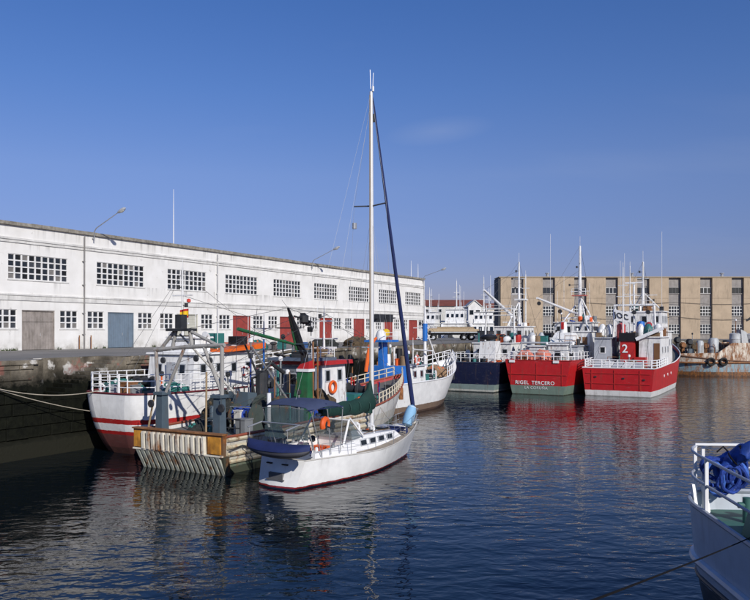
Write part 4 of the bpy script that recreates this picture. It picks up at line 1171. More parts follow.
# ---------------------------------------------------------------- C: the yacht
def yacht():
    S = Ship('sailing_yacht', 'white sailing yacht with tall mast and dark blue furled jib', 'yacht', org=(-4.0, 32.7), head=math.atan2(.817, .576))
    r = S.root; L = 11.0
    hm = hullmat('yacht_hull', [(-2, (.01, .012, .02)), (.03, (.22, .02, .02)), (.11, WHT)], rust=0, dirt=.05, rough=.22, dent=.06)
    # hull: fine bow, sugar-scoop transom sloping forward at the top
    H = Hull(L, 3.5, 1.22, 1.12, 1.72, rake=1.5, sf=.72, sfw=.66, us=.42, pm=.42, bot=-.5, keel=.62, over=-.62, pb=1.75, camb=.2, vk=.4)
    H.build(S, hm, mat('teak_deck', (.36, .30, .23), .8, var=.2, dirt=.2), bul=.06, nu=34, capm=mat('toe_rail', (.52, .50, .46), .5), cap=.03)
    # raised cabin trunk
    def trunk(x0, x1, w0, w1, z0, zb, zf, m, n):
        return MB().hexa([(x0, -w0, z0), (x1, -w1, z0), (x1, w1, z0), (x0, w0, z0), (x0 + .05, -w0 + .18, zb), (x1 - .9, -w1 + .12, zf), (x1 - .9, w1 - .12, zf), (x0 + .05, w0 - .18, zb)]).build(n, m, r)
    t = trunk(3.6, 8.8, 1.15, .7, 1.0, 1.78, 1.62, whitec, 'coachroof')
    for i in range(4):
        x = 4.6 + i * .85; w = 1.15 - .45 * (x - 3.6) / 5.2 - .10
        for sd in (1, -1): window_on(t, (x, sd * (w + .02), 1.42), (1, -sd * .086, 0), .5, .22, lgrey, nrm=(.086, sd, .2), t=.02)
    for x in (6.4, 7.6): MB().bb(x - .25, x + .25, -.25, .25, 1.66, 1.78).build('hatch', glass, t)
    # cockpit coamings and sprayhood frame, with the blue bimini
    for sd in (1, -1): MB().hexa([(.5, sd * 1.25 - .12, 1.1), (3.6, sd * 1.2 - .12, 1.05), (3.6, sd * 1.2 + .12, 1.05), (.5, sd * 1.25 + .12, 1.1), (.6, sd * 1.2 - .1, 1.45), (3.6, sd * 1.1 - .1, 1.62), (3.6, sd * 1.1 + .1, 1.62), (.6, sd * 1.2 + .1, 1.45)]).build('coaming', whitec, r)
    MB().bb(.6, 3.5, -1.1, 1.1, .7, .78).build('cockpit_sole', mat('teak_deck', (.36, .30, .23)), r)
    bz = 3.42
    rows = []
    for i in range(9):
        x = .15 + 2.3 * i / 8
        rows.append([(x, -1.45 + 2.9 * j / 10, bz + .22 * math.sin(math.pi * i / 8) ** .6 + .10 * math.sin(math.pi * j / 10) + (.0 if 0 < j < 10 else -.18)) for j in range(11)])
    m = MB(); m.grid(rows); m.grid([[(x, y, z - .02) for x, y, z in q] for q in rows], flip=True); m.build('bimini', greycanvas, r, True)
    m = MB()
    for x in (.2, 1.3, 2.4):
        m.tube([(x * .6 + .8, -1.4, 1.3), (x, -1.42, bz - .1), (x, 0, bz + .02), (x, 1.42, bz - .1), (x * .6 + .8, 1.4, 1.3)], .022, 6)
    m.build('bimini_frame', galv, r)
    # clear side curtain and windscreen
    clear = mat('clear_curtain', (.10, .15, .16), .25, var=.3, spec=.5)
    clear.node_tree.nodes['Principled BSDF'].inputs['Alpha'].default_value = .5
    MB().bb(.16, .20, -1.25, 1.25, 2.05, bz - .06).build('clear_curtain', clear, r)
    MB().hexa([(3.5, -1.15, 1.7), (4.4, -1.0, 1.7), (4.4, 1.0, 1.7), (3.5, 1.15, 1.7), (3.2, -1.1, 2.55), (3.5, -.95, 2.6), (3.5, .95, 2.6), (3.2, 1.1, 2.55)]).build('sprayhood', clear, r)
    m = MB(); 
    for sd in (1, -1): m.tube([(2.6, sd * 1.28, 1.5), (3.25, sd * 1.12, 2.62), (3.55, sd * .97, 2.66), (4.55, sd * 1.02, 1.72)], .05, 6)
    m.tube([(3.25, -1.12, 2.62), (3.25, 1.12, 2.62)], .05, 6); m.build('sprayhood_frame', whitec, r)
    # stern gantry (davits)
    m = MB()
    for sd in (1, -1): m.tube([(.9, sd * 1.1, 1.2), (.35, sd * 1.1, 2.6), (-.2, sd * 1.1, 2.75), (-1.05, sd * 1.1, 2.6)], .035, 6); m.tube([(-.95, sd * 1.1, 2.6), (-.95, sd * 1.1, 2.2)], .012, 4)
    m.tube([(-.2, -1.1, 2.75), (-.2, 1.1, 2.75)], .03, 6); m.build('davits', galv, r)
    m = MB(); m.bb(-.50, -.2, -.40, .40, .40, .66); m.bb(-.56, -.2, -.48, .48, .33, .395); m.build('boarding_step', mat('step_grey', (.12, .12, .13), .5), r)
    for y in (.55, -.35):
        MB().bb(-.32, -.1, y - .16, y + .16, .98, 1.03).build('transom_vent', black, r)
    m = MB(); m.hexa([(-.12, -1.0, 1.10), (.1, -1.0, 1.10), (.1, 1.0, 1.10), (-.12, 1.0, 1.10), (.3, -1.2, 1.28), (.9, -1.25, 1.34), (.9, 1.25, 1.34), (.3, 1.2, 1.28)]); m.build('stern_locker', mat('grey_vinyl', (.13, .15, .20), .6), r)
    # guard rails, pulpit, pushpit
    mb = MB()
    for sd in (1, -1):
        st = [H.at(x, 0, sd) + Vector((0, -sd * .08, 0)) for x in (1.0, 2.8, 4.6, 6.4, 8.2, 9.7)]
        for p in st: mb.tube([p, p + Vector((0, 0, .62))], .014, 5)
        for z in (.33, .62): mb.tube([p + Vector((0, 0, z)) for p in st], .007, 4)
    mb.build('guard_rail', galv, r)
    mb = MB(); bow = H.P(1, 1, 1)
    for z in (.34, .66): mb.tube([H.at(9.7, z, 1), H.at(10.5, z + .03, 1), Vector((bow.x + .12, 0, bow.z + z + .05)), H.at(10.5, z + .03, -1), H.at(9.7, z, -1)], .018, 5)
    for x, sd in ((10.5, 1), (10.5, -1), (9.7, 1), (9.7, -1)): mb.tube([H.at(x, 0, sd), H.at(x, .68, sd)], .018, 5)
    mb.build('pulpit', galv, r)
    MB().tube([(bow.x - .9, .1, bow.z + .06), (bow.x + .25, .1, bow.z + .05), (bow.x + .35, .1, bow.z - .15)], .06, 6).build('anchor', galv, r)
    # spars
    mx = 6.65; top = 18.9; base = 1.7
    ms = MB().tube([(mx, 0, base), (mx, 0, 10), (mx - .05, 0, top)], [.115, .11, .085], 10).build('mast', mat('mast_alloy', (.66, .66, .66), .35, metal=.1, var=.05), r, True)
    MB().bb(mx - .17, mx - .10, -.03, .03, base + .8, top - .2).build('sail_track', mat('mast_track', (.35, .30, .24), .5), ms)
    for z, hw in ((13.1, 1.0),):
        MB().tube([(mx - .15, -hw, z + .05), (mx, 0, z), (mx - .15, hw, z + .05)], .04, 6).build('spreader', mat('spreader_grey', (.08, .085, .10), .5), ms)
    MB().tube([(mx, 0, 7.4), (mx - .0, .02, 7.4)], .05, 5).build('fitting', darkm, ms)
    m = MB(); m.tube([(mx, .06, top), (mx, .1, top + 1.15)], .018, 4); m.tube([(mx, -.06, top), (mx, -.10, top + .95)], .018, 4); m.tube([(mx - .05, -.12, top + .0), (mx - .05, -.12, top + .25)], .06, 6); m.build('masthead_aerial', whitec, ms)
    m = MB(); m.bb(mx + .08, mx + .2, -.08, .08, top - 1.5, top - 1.1); m.build('steaming_light', darkm, ms)
    # boom with the green sail cover, fat at the mast
    pts, rad = [], []
    for i in range(13):
        t = i / 12; pts.append((mx - .1 - 4.0 * t, .0, 2.95 + .10 * t + .34 * max(0, 1 - t * 3.2) ** 1.5)); rad.append(.27 + .16 * (1 - t) ** .8 + .03 * math.sin(i * 2.1) + .14 * max(0, 1 - t * 4))
    m = MB(); 
    vs0 = len(m.v); m.tube(pts, rad, 12); m.v = [(x, y * .55, z) for x, y, z in m.v]
    m.build('sail_cover', greencanvas, r, True)
    MB().tube([(mx - .1, 0, 2.75), (mx - 4.4, 0, 2.9)], .07, 8).build('boom', galv, r)
    MB().tube([(mx - .28, 0, 2.6), (mx - .24, 0, 3.6), (mx - .12, 0, 4.25)], [.2, .22, .05], 10).build('cover_collar', greencanvas, r, True)
    # furled jib on the forestay
    a = Vector((bow.x - .25, 0, bow.z + .12)); b = Vector((mx + .1, 0, top - .25))
    m = MB(); q = [a.lerp(b, t) for t in (0, .02, .05, .12, .35, .7, .97, 1)]
    m.tube(q, [.03, .05, .12, .125, .105, .075, .045, .02], 8); m.build('furled_jib', navy, r, True)
    MB().cyl(a + Vector((0, 0, -.02)), a + Vector((-.02, 0, .14)), .12, 12).build('furling_drum', galv, r)
    sp = 13.1
    segs = [((mx - .05, 0, top), (-.1, 0, 1.25))]
    for sd in (1, -1):
        segs += [((mx, 0, top - .1), (mx - .15, sd * 1.0, sp)), ((mx - .15, sd * 1.0, sp), (mx - .3, sd * 1.62, 1.25)), ((mx, 0, sp - .3), (mx - .7, sd * 1.6, 1.25)), ((mx, 0, sp - .3), (mx + .5, sd * 1.5, 1.3))]
    segs += [((mx, 0, top - .3), (mx - 4.3, 0, 3.05)), ((mx, .05, top), (mx + .3, .3, 1.8))]
    wires(r, segs, .006, lightwire)
    MB().cyl((mx - .15, .98, 12.0), (mx - .15, .98, 12.3), .12, 10).build('radar_reflector', galv, r)
    # loose gear: dinghy, horseshoe buoy, bow bag, fenders
    d = link('dinghy', None, None, S.W((-1.15, -.75, 1.52)), S.h); tag(d, 'small dinghy under a navy blue cover hung across the yacht stern', 'dinghy')
    hl = 1.75; rows = []
    for i in range(19):
        t = -1 + 2 * i / 18; k = (1 - abs(t) ** 2.6)
        k = max(k, .0) ** .6; w = .58 * k + .02
        sh = .10 * t * t
        rows.append([(w * c * 1.0, t * hl, .28 + sh + .26 * s_) for c, s_ in [(math.cos(a), math.sin(a)) for a in [math.pi * j / 10 for j in range(11)]]])
    m = MB(); m.grid(rows); m.build('cover', navy, d, True)
    rows = []
    for i in range(19):
        t = -1 + 2 * i / 18; k = max(1 - abs(t) ** 2.6, 0) ** .6; w = .56 * k + .015; sh = .10 * t * t
        rows.append([(w * math.cos(a), t * hl, .29 + sh - .36 * k * math.sin(a)) for a in [math.pi * j / 10 for j in range(11)]])
    m = MB(); m.grid(rows, flip=True); m.build('dinghy_hull', mat('dinghy_grey', (.12, .12, .14), .6), d, True)
    MB().tube([(w_, y_, .30) for w_, y_ in [(.02, -hl)] + [(.60 * max(1 - abs(t / 8) ** 2.6, 0) ** .6 + .02, t / 8 * hl) for t in range(-7, 8)] + [(.02, hl)]], .05, 6).build('rubbing_tube', navy, d, True)
    o = link('horseshoe_buoy', None, None, S.W(S.Y(325, 425, -1.45)), S.h); tag(o, 'bright orange horseshoe lifebuoy on the yacht guard rail', 'lifebuoy')
    MB().torus((0, 0, 0), (.25, -1, 0), .25, .13, 20, 8, a0=-2.0 + math.pi / 2 + math.pi, a1=2.0 + math.pi * 1.5).build('horseshoe', orangeb, o, True)
    MB().bb(-.05, .05, -.1, -.0, -.2, .15).build('strap', darkm, o)
    bp = H.at(10.0, 0, -1)
    o = link('bow_sail_bag', None, None, S.W((10.0, -.25, 1.62)), S.h); tag(o, 'light blue canvas bag leaning at the yacht bow rail', 'sail bag')
    MB().lathe((-.32, .1, 0), (.45, -.08, 1.0), [(0, .16), (.08, .27), (.45, .31), (.85, .29), (1.12, .22), (1.2, .05)], 14).build('bag', skycanvas, o, True)
    MB().torus((.12, .02, .98), (.45, -.08, 1), .22, .02, 14, 5).build('drawstring', whitec, o)
    for i, x in enumerate((3.2, 9.0)):
        q = H.at(x, 0, -1)
    wh = link('yacht_wheel', None, None, S.W((1.5, 0, 1.72)), S.h)
    bpy.data.objects.remove(wh)
    m = MB(); m.torus((1.5, 0, 1.6), (1, 0, .2), .42, .02, 20, 5)
    for k in range(3): a_ = k * math.pi / 3; m.tube([(1.5, math.cos(a_) * .42, 1.6 + math.sin(a_) * .42), (1.5, -math.cos(a_) * .42, 1.6 - math.sin(a_) * .42)], .012, 4)
    m.bb(1.45, 1.6, -.12, .12, .78, 1.7); m.build('steering_wheel', galv, r)
    rope('mooring line from the yacht bow to the rusty trawler', [S.W((9.8, .6, 1.7)), B_.W((15.5, -2.3, 2.1))], .014, rope_m, .25)
    # deck fittings
    for x, y, z in ((2.9, 1.12, 1.62), (2.9, -1.12, 1.62), (2.0, 1.18, 1.55), (2.0, -1.18, 1.55), (4.0, .6, 1.8), (4.0, -.6, 1.8)):
        MB().lathe((x, y, z), (0, 0, 1), [(0, .1), (.05, .1), (.07, .065), (.14, .07), (.18, .09), (.2, .03)], 12).build('winch', galv, r, True)
    for sd in (1, -1): MB().tube([(5.0, sd * .7, 1.78), (6.0, sd * .62, 1.80), (7.6, sd * .5, 1.72)], .018, 5).build('grab_rail', wood, r)
    for x, y in ((6.2, .45), (6.2, -.45)): vents(r, x, y, 1.65, .22, .09, whitec)
    clutter(r, .9, 3.3, -.8, .8, .78, 10, 131, .7, [whitec, whitec, navy, wood, lgrey, orangeb]); clutter(r, 7.9, 9.9, -.5, .5, 1.42, 7, 132, .35, [whitec, navy, lgrey, wood])
    MB().bar((.05, -1.4, bz - .05), (2.45, -1.4, bz - .05), .03).build('bimini_hem', navy, r); MB().bar((1.3, -1.38, bz + .14), (1.3, 1.38, bz + .14), .03, .02).build('bimini_seam', navy, r)
    for k in range(5): t = .12 + k * .19; MB().torus((mx - .1 - 4.0 * t, 0, 2.97 + .10 * t), (1, 0, 0), .36 - .16 * t, .018, 14, 4).build('sail_tie', mat('tie_grey', (.02, .06, .05), .8), r)
    return S
C_ = yacht()
# ---------------------------------------------------------------- D: trawler with the white flared bow and bright blue house
def ship_d():
    S = Ship('blue_housed_trawler', 'trawler with tall white flared bow and bright blue pillar behind the yacht mast', 'fishing boat', 26.5, 5.9)
    r = S.root
    H = Hull(18.2, 6.0, 2.5, 2.55, 4.0, rake=2.8, sf=.85, sfw=.7, us=.3, pm=.5, keel=.72, pb=2.0)
    H.build(S, hullmat('white_bow_hull', [(-2, (.08, .05, .035)), (.15, (.20, .14, .10)), (.62, (.80, .80, .79))], rust=.05, dirt=.1), deckm, bul=.6, capm=whitec)
    for sd in (1, -1): railing(r, H.line(10.5, 18.0, 12, sd, .02), .85, 2, .04, whitec)
    z0 = 1.95
    h = house(r, 4.5, 8.6, 1.7, z0, 3.7, white, rf=.2, side=3, back=2, front=3, ws=(.5, .5), roof=lgrey)
    # tall blue pillar with platform
    a = S.Y(382, 375, -.6); t = S.Y(384, 342, -.6)
    MB().hexa([(a.x - .2, -.9, 2.0), (a.x + .5, -.9, 2.0), (a.x + .5, -.3, 2.0), (a.x - .2, -.3, 2.0), (a.x - .15, -.85, t.z), (a.x + .45, -.85, t.z), (a.x + .45, -.35, t.z), (a.x - .15, -.35, t.z)]).build('blue_pillar', bluep, r)
    MB().bb(a.x - 1.0, a.x + 1.2, -1.5, .5, t.z + .002, t.z + .18).build('pillar_platform', bluep, r)
    railing(r, [(a.x - .9, -1.4, t.z + .18), (a.x + 1.1, -1.4, t.z + .18), (a.x + 1.1, .4, t.z + .18)], .6, 2, .025, whitec)
    MB().lathe((a.x, -.5, t.z + .18), (0, 0, 1), [(0, .4), (.3, .45), (.7, .3), (.9, .05)], 10).build('searchlight', white, r, True)
    q = S.Y(384, 331, -.5)
    o = link('yellow_float', None, None, S.W((a.x + .75, -.5, t.z + .182)), S.h); tag(o, 'yellow plastic float on the blue pillar platform', 'float')
    MB().lathe((-.3, 0, .38), (1, .15, .35), [(0, .12), (.1, .32), (.5, .36), (.8, .28), (.9, .06)], 12).build('shell', yellow, o, True)
    MB().tube([(-.3, 0, .28), (-.36, -.03, .12), (-.3, -.05, .0)], .02, 4).build('lanyard', rope_m, o)
    # lower blue bulwark block in front
    b0 = S.Y(386, 378, -2.5); b1 = S.Y(411, 376, -2.5)
    MB().hexa([(b0.x, -2.4, 2.2), (b1.x, -2.4, 2.2), (b1.x, -.6, 2.2), (b0.x, -.6, 2.2), (b0.x, -2.35, 4.05), (b1.x + .1, -2.35, 3.85), (b1.x, -.9, 3.85), (b0.x, -.9, 4.05)]).build('winch_house', bluep, r)
    # orange derrick aft
    boom(r, S.Y(366, 372, -1.0), S.Y(369, 347, -1.0), .16, orangep, 'orange_gallows'); boom(r, S.Y(369, 347, -1.0), S.Y(376, 338, -.8), .14, orangep, 'orange_gallows')
    # black exhaust, masts
    e = S.Y(399, 365, .2); MB().tube([(e.x, .2, 2.0), (e.x, .2, 5.2)], .28, 10).build('exhaust_pipe', black, r)
    m0 = S.Y(425, 365, 0)
    m = mast(r, m0.x, 0, 2.6, S.Y(425, 306, 0).z, .17, whitec, trees=((6.0, .9), (7.0, 1.2)), lamps=((7.4, .5), (6.6, -.5)))
    MB().cyl((m0.x, 0, 5.8), (m0.x, 0, 7.4), .24, 10).build('blue_mast_head', bluep, m)
    bipod(r, (m0.x + 3.0, -.1, 3.2), (m0.x + 2.0, .8, 3.1), (m0.x + .1, 0, 6.9), .08, whitec)
    mm = S.Y(413, 350, 1.0); mast(r, mm.x, 1.0, 2.6, 5.6, .07, whitec); mast(r, mm.x, -1.0, 2.6, 5.0, .07, whitec)
    MB().tube([(mm.x, -1, 4.9), (mm.x, 1.0, 5.0)], .06, 6).build('crossbar', whitec, r)
    # black crossbar with floodlights over the house
    c0, c1 = S.Y(372, 319, 0), S.Y(395, 318, 0)
    MB().bar((c0.x, 0, c0.z), (c1.x, 0, c1.z), .1).build('light_bar', black, r)
    mast(r, (c0.x + c1.x) / 2, 0, 3.7, c0.z + .1, .09, whitec, name='light_bar_post')
    for px in (379, 388): q = S.Y(px, 318, 0); MB().bb(q.x - .35, q.x + .35, -.3, .3, q.z - .35, q.z + .3).build('floodlight', darkm, r)
    vents(r, 10.2, -.8, 2.2); vents(r, 10.6, .8, 2.2)
    winch(r, 12.0, 0, 2.3, 1.6, .45, tealp)
    heap('net_heap', 'tan net spread on the foredeck of the blue housed trawler', 'net', S.W((13.7, -.3, 2.45)), 1.1, .9, .95, mat('tan_net', (.30, .19, .11), .9, var=.4, vs=8, bump=.8), 21, extra=orangeb)
    lifebuoy(S.W(S.Y(417, 360, -2.2) + Vector((0, 0, 0))), S.fy, 'pale red lifebuoy at the rail of the blue housed trawler', mat('faded_red', (.55, .14, .10), .6), whitec, .36, .09)
    MB().tube([S.Y(417, 372, -2.2), S.Y(417, 352, -2.2)], .04, 5).build('rail_post', whitec, r)
    wires(r, [((m0.x, 0, 7.8), (18, 0, 4.3)), ((m0.x, 0, 7.8), (c1.x, 0, c1.z)), ((c0.x, 0, c0.z), (.5, 1, 2.6)), ((c0.x, 0, c0.z), (.5, -1, 2.6))])
    # anchor on the stem
    MB().tube([(17.2, -.55, 2.9), (17.35, -.55, 2.2), (16.9, -.75, 2.0)], .08, 6).build('anchor', darkm, r)
    tag(H.hobj, 'white flared bow hull with brown waterline')
    clutter(r, 8.8, 16, -1.8, 1.8, 2.2, 26, 110, 1.6); clutter(r, .6, 4.4, -2.2, 2.2, 1.95, 14, 111, 1.8); clutter(r, 4.6, 8.4, -1.5, 1.5, 3.8, 16, 112, 1.2)
    return S
D_ = ship_d()

def stern_rope_post(r, pts):
    mb = MB()
    for p in pts: mb.cyl(p, Vector(p) + Vector((0, 0, .45)), .12, 8); mb.cyl(Vector(p) + Vector((0, 0, .36)), Vector(p) + Vector((0, 0, .42)), .18, 8)
    mb.build('bollard', darkm, r)

# ---------------------------------------------------------------- E: navy trawler
def ship_e():
    S = Ship('navy_trawler', 'dark navy blue trawler left of the two red ones', 'fishing boat', 52.7, 4.3)
    r = S.root
    H = Hull(27, 7.2, 3.25, 3.2, 5.2, rake=2.2, sf=.95, sfw=.86, us=.25, pm=.6, keel=.85)
    H.build(S, hullmat('navy_hull', [(-2, (.04, .05, .05)), (.08, (.45, .46, .42)), (.28, (.20, .26, .25)), (.85, (.010, .014, .045))], rust=.16, dirt=.3), deckm, bul=.5, capm=mat('navy_cap', (.05, .06, .10), .5))
    pts = H.line(9, .1, 7, 1)[:-1] + [Vector((.12, y, 3.25)) for y in (3.1, 2.0, .9, -.2, -1.3, -2.3, -3.1)] + H.line(.3, 8, 6, -1)[1:]
    railing(r, pts, .95, 2, .04, whitec)
    z0 = 2.75
    house(r, 7.5, 13.5, 2.4, z0, 5.2, white, side=3, back=3, front=2, ws=(.5, .55), wz=.6, roof=white, door_back=(.8, lgrey))
    house(r, 13.5, 18, 2.0, z0, 7.2, white, rf=.5, side=3, back=3, front=4, ws=(.5, .6), wz=.82, name='wheelhouse', roof=white)
    # white casing with the dark oval canopy on a post
    a = S.X(489, 357, 4.0); b = S.X(489, 341, 4.0)
    MB().hexa([(3.2, a.y - 1.1, z0), (5.4, a.y - 1.1, z0), (5.4, a.y + 1.1, z0), (3.2, a.y + 1.1, z0), (3.6, a.y - .9, b.z), (5.2, a.y - .9, b.z), (5.2, a.y + .9, b.z), (3.6, a.y + .9, b.z)]).build('winch_casing', white, r)
    c = S.X(488, 337, 4.0)
    MB().lathe((4.2, c.y, c.z - .32), (0, 0, 1), [(0, .5), (.1, .95), (.3, 1.0), (.5, .85), (.62, .3)], 16).build('black_reel', black, r, True)
    MB().cyl((4.2, c.y, 3), (4.2, c.y, c.z), .2, 8).build('reel_post', greym, r)
    vents(r, 6.2, 2.4, z0, 1.2, .25); vents(r, 6.4, .3, z0, 1.2, .25)
    # stern gantry, mast and the long white crane jib
    mx = S.Y(519, 330, 0).x; tz = S.Y(519, 262, 0).z
    m = mast(r, mx, 0, 5.2, tz, .2, white, trees=((tz - 2.2, .8), (tz - 4.2, 1.1)), lamps=((tz - 1.2, .4), (tz - 2.8, -.4), (tz - 3.4, .5)), top=1.2)
    m2 = mast(r, mx + .6, -.7, 5.2, tz - 1.6, .12, white, trees=((tz - 3.4, .5),))
    MB().bb(mx - .35, mx + .9, -.9, .5, tz - 5.0, tz - 4.8).build('mast_platform', white, m)
    bipod(r, (mx - 3.6, 1.3, 5.2), (mx - 3.6, -1.8, 5.2), (mx - .1, 0, tz - 5.2), .1, white)
    j0, j1 = S.Y(522, 325, .6), S.Y(484, 290, .6)
    boom(r, j0, j1, .19, whitec, 'crane_jib')
    MB().cyl((j0.x, .6, 5.0), (j0.x, .6, j0.z + .3), .3, 10).build('crane_post', white, r)
    q = S.Y(490, 297, 1.6)
    goalpost(r, 10.2, 1.9, 5.2, 9.4, .11, white)
    g = MB(); g.bb(9.9, 10.5, -1.6, 1.6, 9.0, 9.08); g.build('gantry_walkway', white, r); railing(r, [(9.9, -1.6, 9.08), (9.9, 0, 9.08), (9.9, 1.6, 9.08)], .7, 2, .03, white)
    mast(r, 10.2, 1.2, 9.5, 13.0, .05, whitec, name='whip_aerial')
    MB().lathe((11.5, -1.2, 5.3), (0, 0, 1), [(0, .45), (.5, .5), (1.1, .45), (1.2, .1)], 12).build('vent_drum', tealp, r, True)
    MB().lathe((11.0, -2.0, 5.3), (0, 0, 1), [(0, .4), (.5, .45), (.9, .4), (1.0, .1)], 12).build('red_drum', redp, r, True)
    MB().lathe((10.4, -.3, 5.3), (0, 0, 1), [(0, .4), (.5, .45), (.9, .4), (1.0, .1)], 12).build('vent_drum', black, r, True)
    winch(r, 2.2, 0, z0, 2.2, .5); radar(r, 16, .8, 7.3, .9)
    MB().bb(.8, 2.2, 1.2, 3.0, z0, z0 + .5).build('hatch', tealp, r)
    wires(r, [((mx, 0, tz), (.6, 3, 3.4)), ((mx, 0, tz), (.6, -3, 3.4)), ((mx, 0, tz), (26.6, 0, 5.4)), (j1, (mx, 0, tz - 1)), (j1, (4.2, c.y, c.z))], .015)
    liferaft(S.W((8.6, -1.5, 5.302)), S.h, 'white liferaft canister on the navy trawler deckhouse roof')
    clutter(r, .6, 7, -3.0, 3.0, 2.75, 34, 113, 1.3); clutter(r, 7.8, 13, -2.1, 2.1, 5.3, 18, 114, 1.2); clutter(r, 14, 17, -1.7, 1.7, 7.3, 8, 115, 1)
    return S
E_ = ship_e()

# ---------------------------------------------------------------- F: red trawler with the name on the stern
REDH = (0.47, 0.014, 0.018)
def ship_f():
    S = Ship('red_trawler', 'red trawler with its name lettered across a green bottomed stern', 'fishing boat', 52.9, 12.05)
    r = S.root
    H = Hull(28, 7.3, 3.6, 3.5, 5.6, rake=2.4, sf=.96, sfw=.80, us=.25, pm=.6, keel=.8)
    H.build(S, hullmat('red_green_hull', [(-2, (.05, .06, .045)), (.05, (.16, .22, .18)), (.95, REDH)], rust=.17, dirt=.28, rustc=(.22, .07, .03)), deckm, bul=.7, capm=redp)
    text_mesh('ship_name', 'RIGEL', .52, whitec, H.hobj, (-.045, 1.66, 1.23), (0, -1, 0), (0, 0, 1))
    text_mesh('ship_name', 'TERCERO', .52, whitec, H.hobj, (-.045, -.62, 1.23), (0, -1, 0), (0, 0, 1))
    text_mesh('home_port', 'LA CORUÑA', .40, mat('faded_white', (.55, .58, .56), .6), H.hobj, (-.03, .15, .70), (0, -1, 0), (0, 0, 1))
    # welded stern frames
    for y in (2.9, .1, -2.6): MB().bb(-.045, .02, y - .04, y + .04, 1.0, 3.3).build('stern_seam', redp, r)
    MB().bb(-.07, .02, -3.1, 3.1, 2.08, 2.16).build('rubbing_band', redp, r)
    for y in (2.75, -2.0):
        MB().bb(-.12, .1, y - .3, y + .3, 3.35, 3.62).build('stern_fairlead', whitec, r)
    pts = H.line(9, .1, 7, 1)[:-1] + [Vector((.12, y, 3.62)) for y in (3.2, 2.5, 1.8, 1.1, .3, -.7, -1.7, -2.5, -3.2)] + H.line(.3, 9, 7, -1)[1:]
    railing(r, pts, .85, 2, .04, whitec)
    z0 = 2.9
    # after house: grey wings, white centre, rounded casing
    h = house(r, 5.0, 9.5, 3.0, z0, 5.0, lgrey, rb=.1, side=3, back=4, ws=(.45, .6), wz=.6, roof=lgrey)
    h2 = house(r, 4.4, 9.0, 1.1, z0, 5.15, white, yc=-.9, rb=.1, back=1, ws=(.55, .7), wz=.55, roof=white, name='companionway')
    house(r, 4.3, 5.2, .9, z0, 4.95, white, yc=1.4, rb=.05, roof=white, name='store_locker')
    MB().hexa([(6.2, -2.3, 5.26), (9.6, -2.3, 5.26), (9.6, .6, 5.26), (6.2, .6, 5.26), (7.2, -1.7, 6.5), (9.2, -1.7, 6.5), (9.2, .1, 6.5), (7.2, .1, 6.5)]).build('engine_casing', white, r)
    MB().lathe((8.0, -.6, 6.5), (0, 0, 1), [(0, .45), (.5, .42), (1.2, .36), (1.3, .2)], 12).build('funnel', white, r, True)
    MB().bb(7.5, 7.75, -.75, -.45, 6.9, 7.7).build('funnel_mark', redp, r)
    # wheelhouse forward
    house(r, 14, 19, 2.6, z0, 5.4, white, side=3, back=3, ws=(.5, .6), wz=.65, roof=white, name='lower_bridge')
    house(r, 14.4, 18.4, 2.3, 5.52, 7.7, white, rf=.5, side=4, back=4, front=5, ws=(.5, .7), wz=.62, roof=white, name='wheelhouse')
    # brown door house at the starboard quarter, with white funnel frame
    hd = house(r, 9.6, 12.5, 1.0, z0, 6.6, white, yc=-2.2, roof=white, name='brown_doored_house')
    MB().bb(9.55, 9.62, -2.9, -1.8, 3.2, 6.0).build('door', brownwood, hd)
    # white domed winches to port
    for y, zz, rr in ((2.6, 5.1, .6), (1.5, 5.1, .45)):
        MB().lathe((6.4, y, zz), (0, 0, 1), [(0, rr), (.5, rr), (1.0, rr * .85), (1.4, rr * .4), (1.45, .05)], 12).build('domed_vent', lgrey, r, True)
    MB().lathe((5.6, 2.2, 5.1), (-.3, 0, 1), [(0, .4), (.5, .45), (1.0, .4), (1.2, .2)], 12).build('domed_vent', white, r, True)
    mx = S.Y(580, 340, -.4).x; tz = S.Y(580, 246, -.4).z
    m = mast(r, mx, -.4, 6.2, tz, .26, white, trees=((11.6, 1.2), (13.4, .6)), lamps=((12.4, 1.3), (14.6, .4)), top=1.2)
    MB().bb(mx - .5, mx + .5, -1.2, .5, 11.0, 11.12).build('mast_platform', mat('pink_red', (.45, .12, .10), .6), m)
    railing(m, [(mx - .45, -1.2, 11.12), (mx - .45, .5, 11.12)], .8, 2, .03, white)
    bipod(r, (mx - 3.2, -2.2, 6.6), (mx + 1.4, -2.4, 6.4), (mx, -.45, 11.0), .11, white)
    j0, j1 = S.Y(580, 315, .3), S.Y(537, 298, .3)
    boom(r, j0, j1, .15, whitec, 'derrick_boom')
    boom(r, S.Y(575, 306, .5), S.Y(563, 322, .5), .09, whitec, 'derrick_stay')
    pulley(r, S.Y(560, 307, .3), None, .25); pulley(r, S.Y(539, 299, .3), None, .22)
    goalpost(r, 3.0, 2.9, z0, 5.4, .1, lgrey)
    winch(r, 3.0, .0, z0, 2.2, .5, greym); radar(r, 16.2, 1.0, 7.8, 1.0)
    for x, y, hh in ((16.5, -1.5, 4), (17, 1.8, 5), (10, 1.5, 9.5), (14.8, 2.0, 3)): MB().tube([(x, y, 6), (x, y, 8.6 + hh)], .018, 5).build('whip_aerial', whitec, r)
    vents(r, 10.6, .6, z0, 3.2, .3); vents(r, 11.4, 1.8, z0, 3.0, .3)
    MB().bb(11.0, 12.0, .2, 1.2, 3.0, 6.8).build('black_casing', black, r); MB().bb(9.7, 10.5, 1.3, 2.3, 3.0, 6.5).build('black_casing', darkm, r)
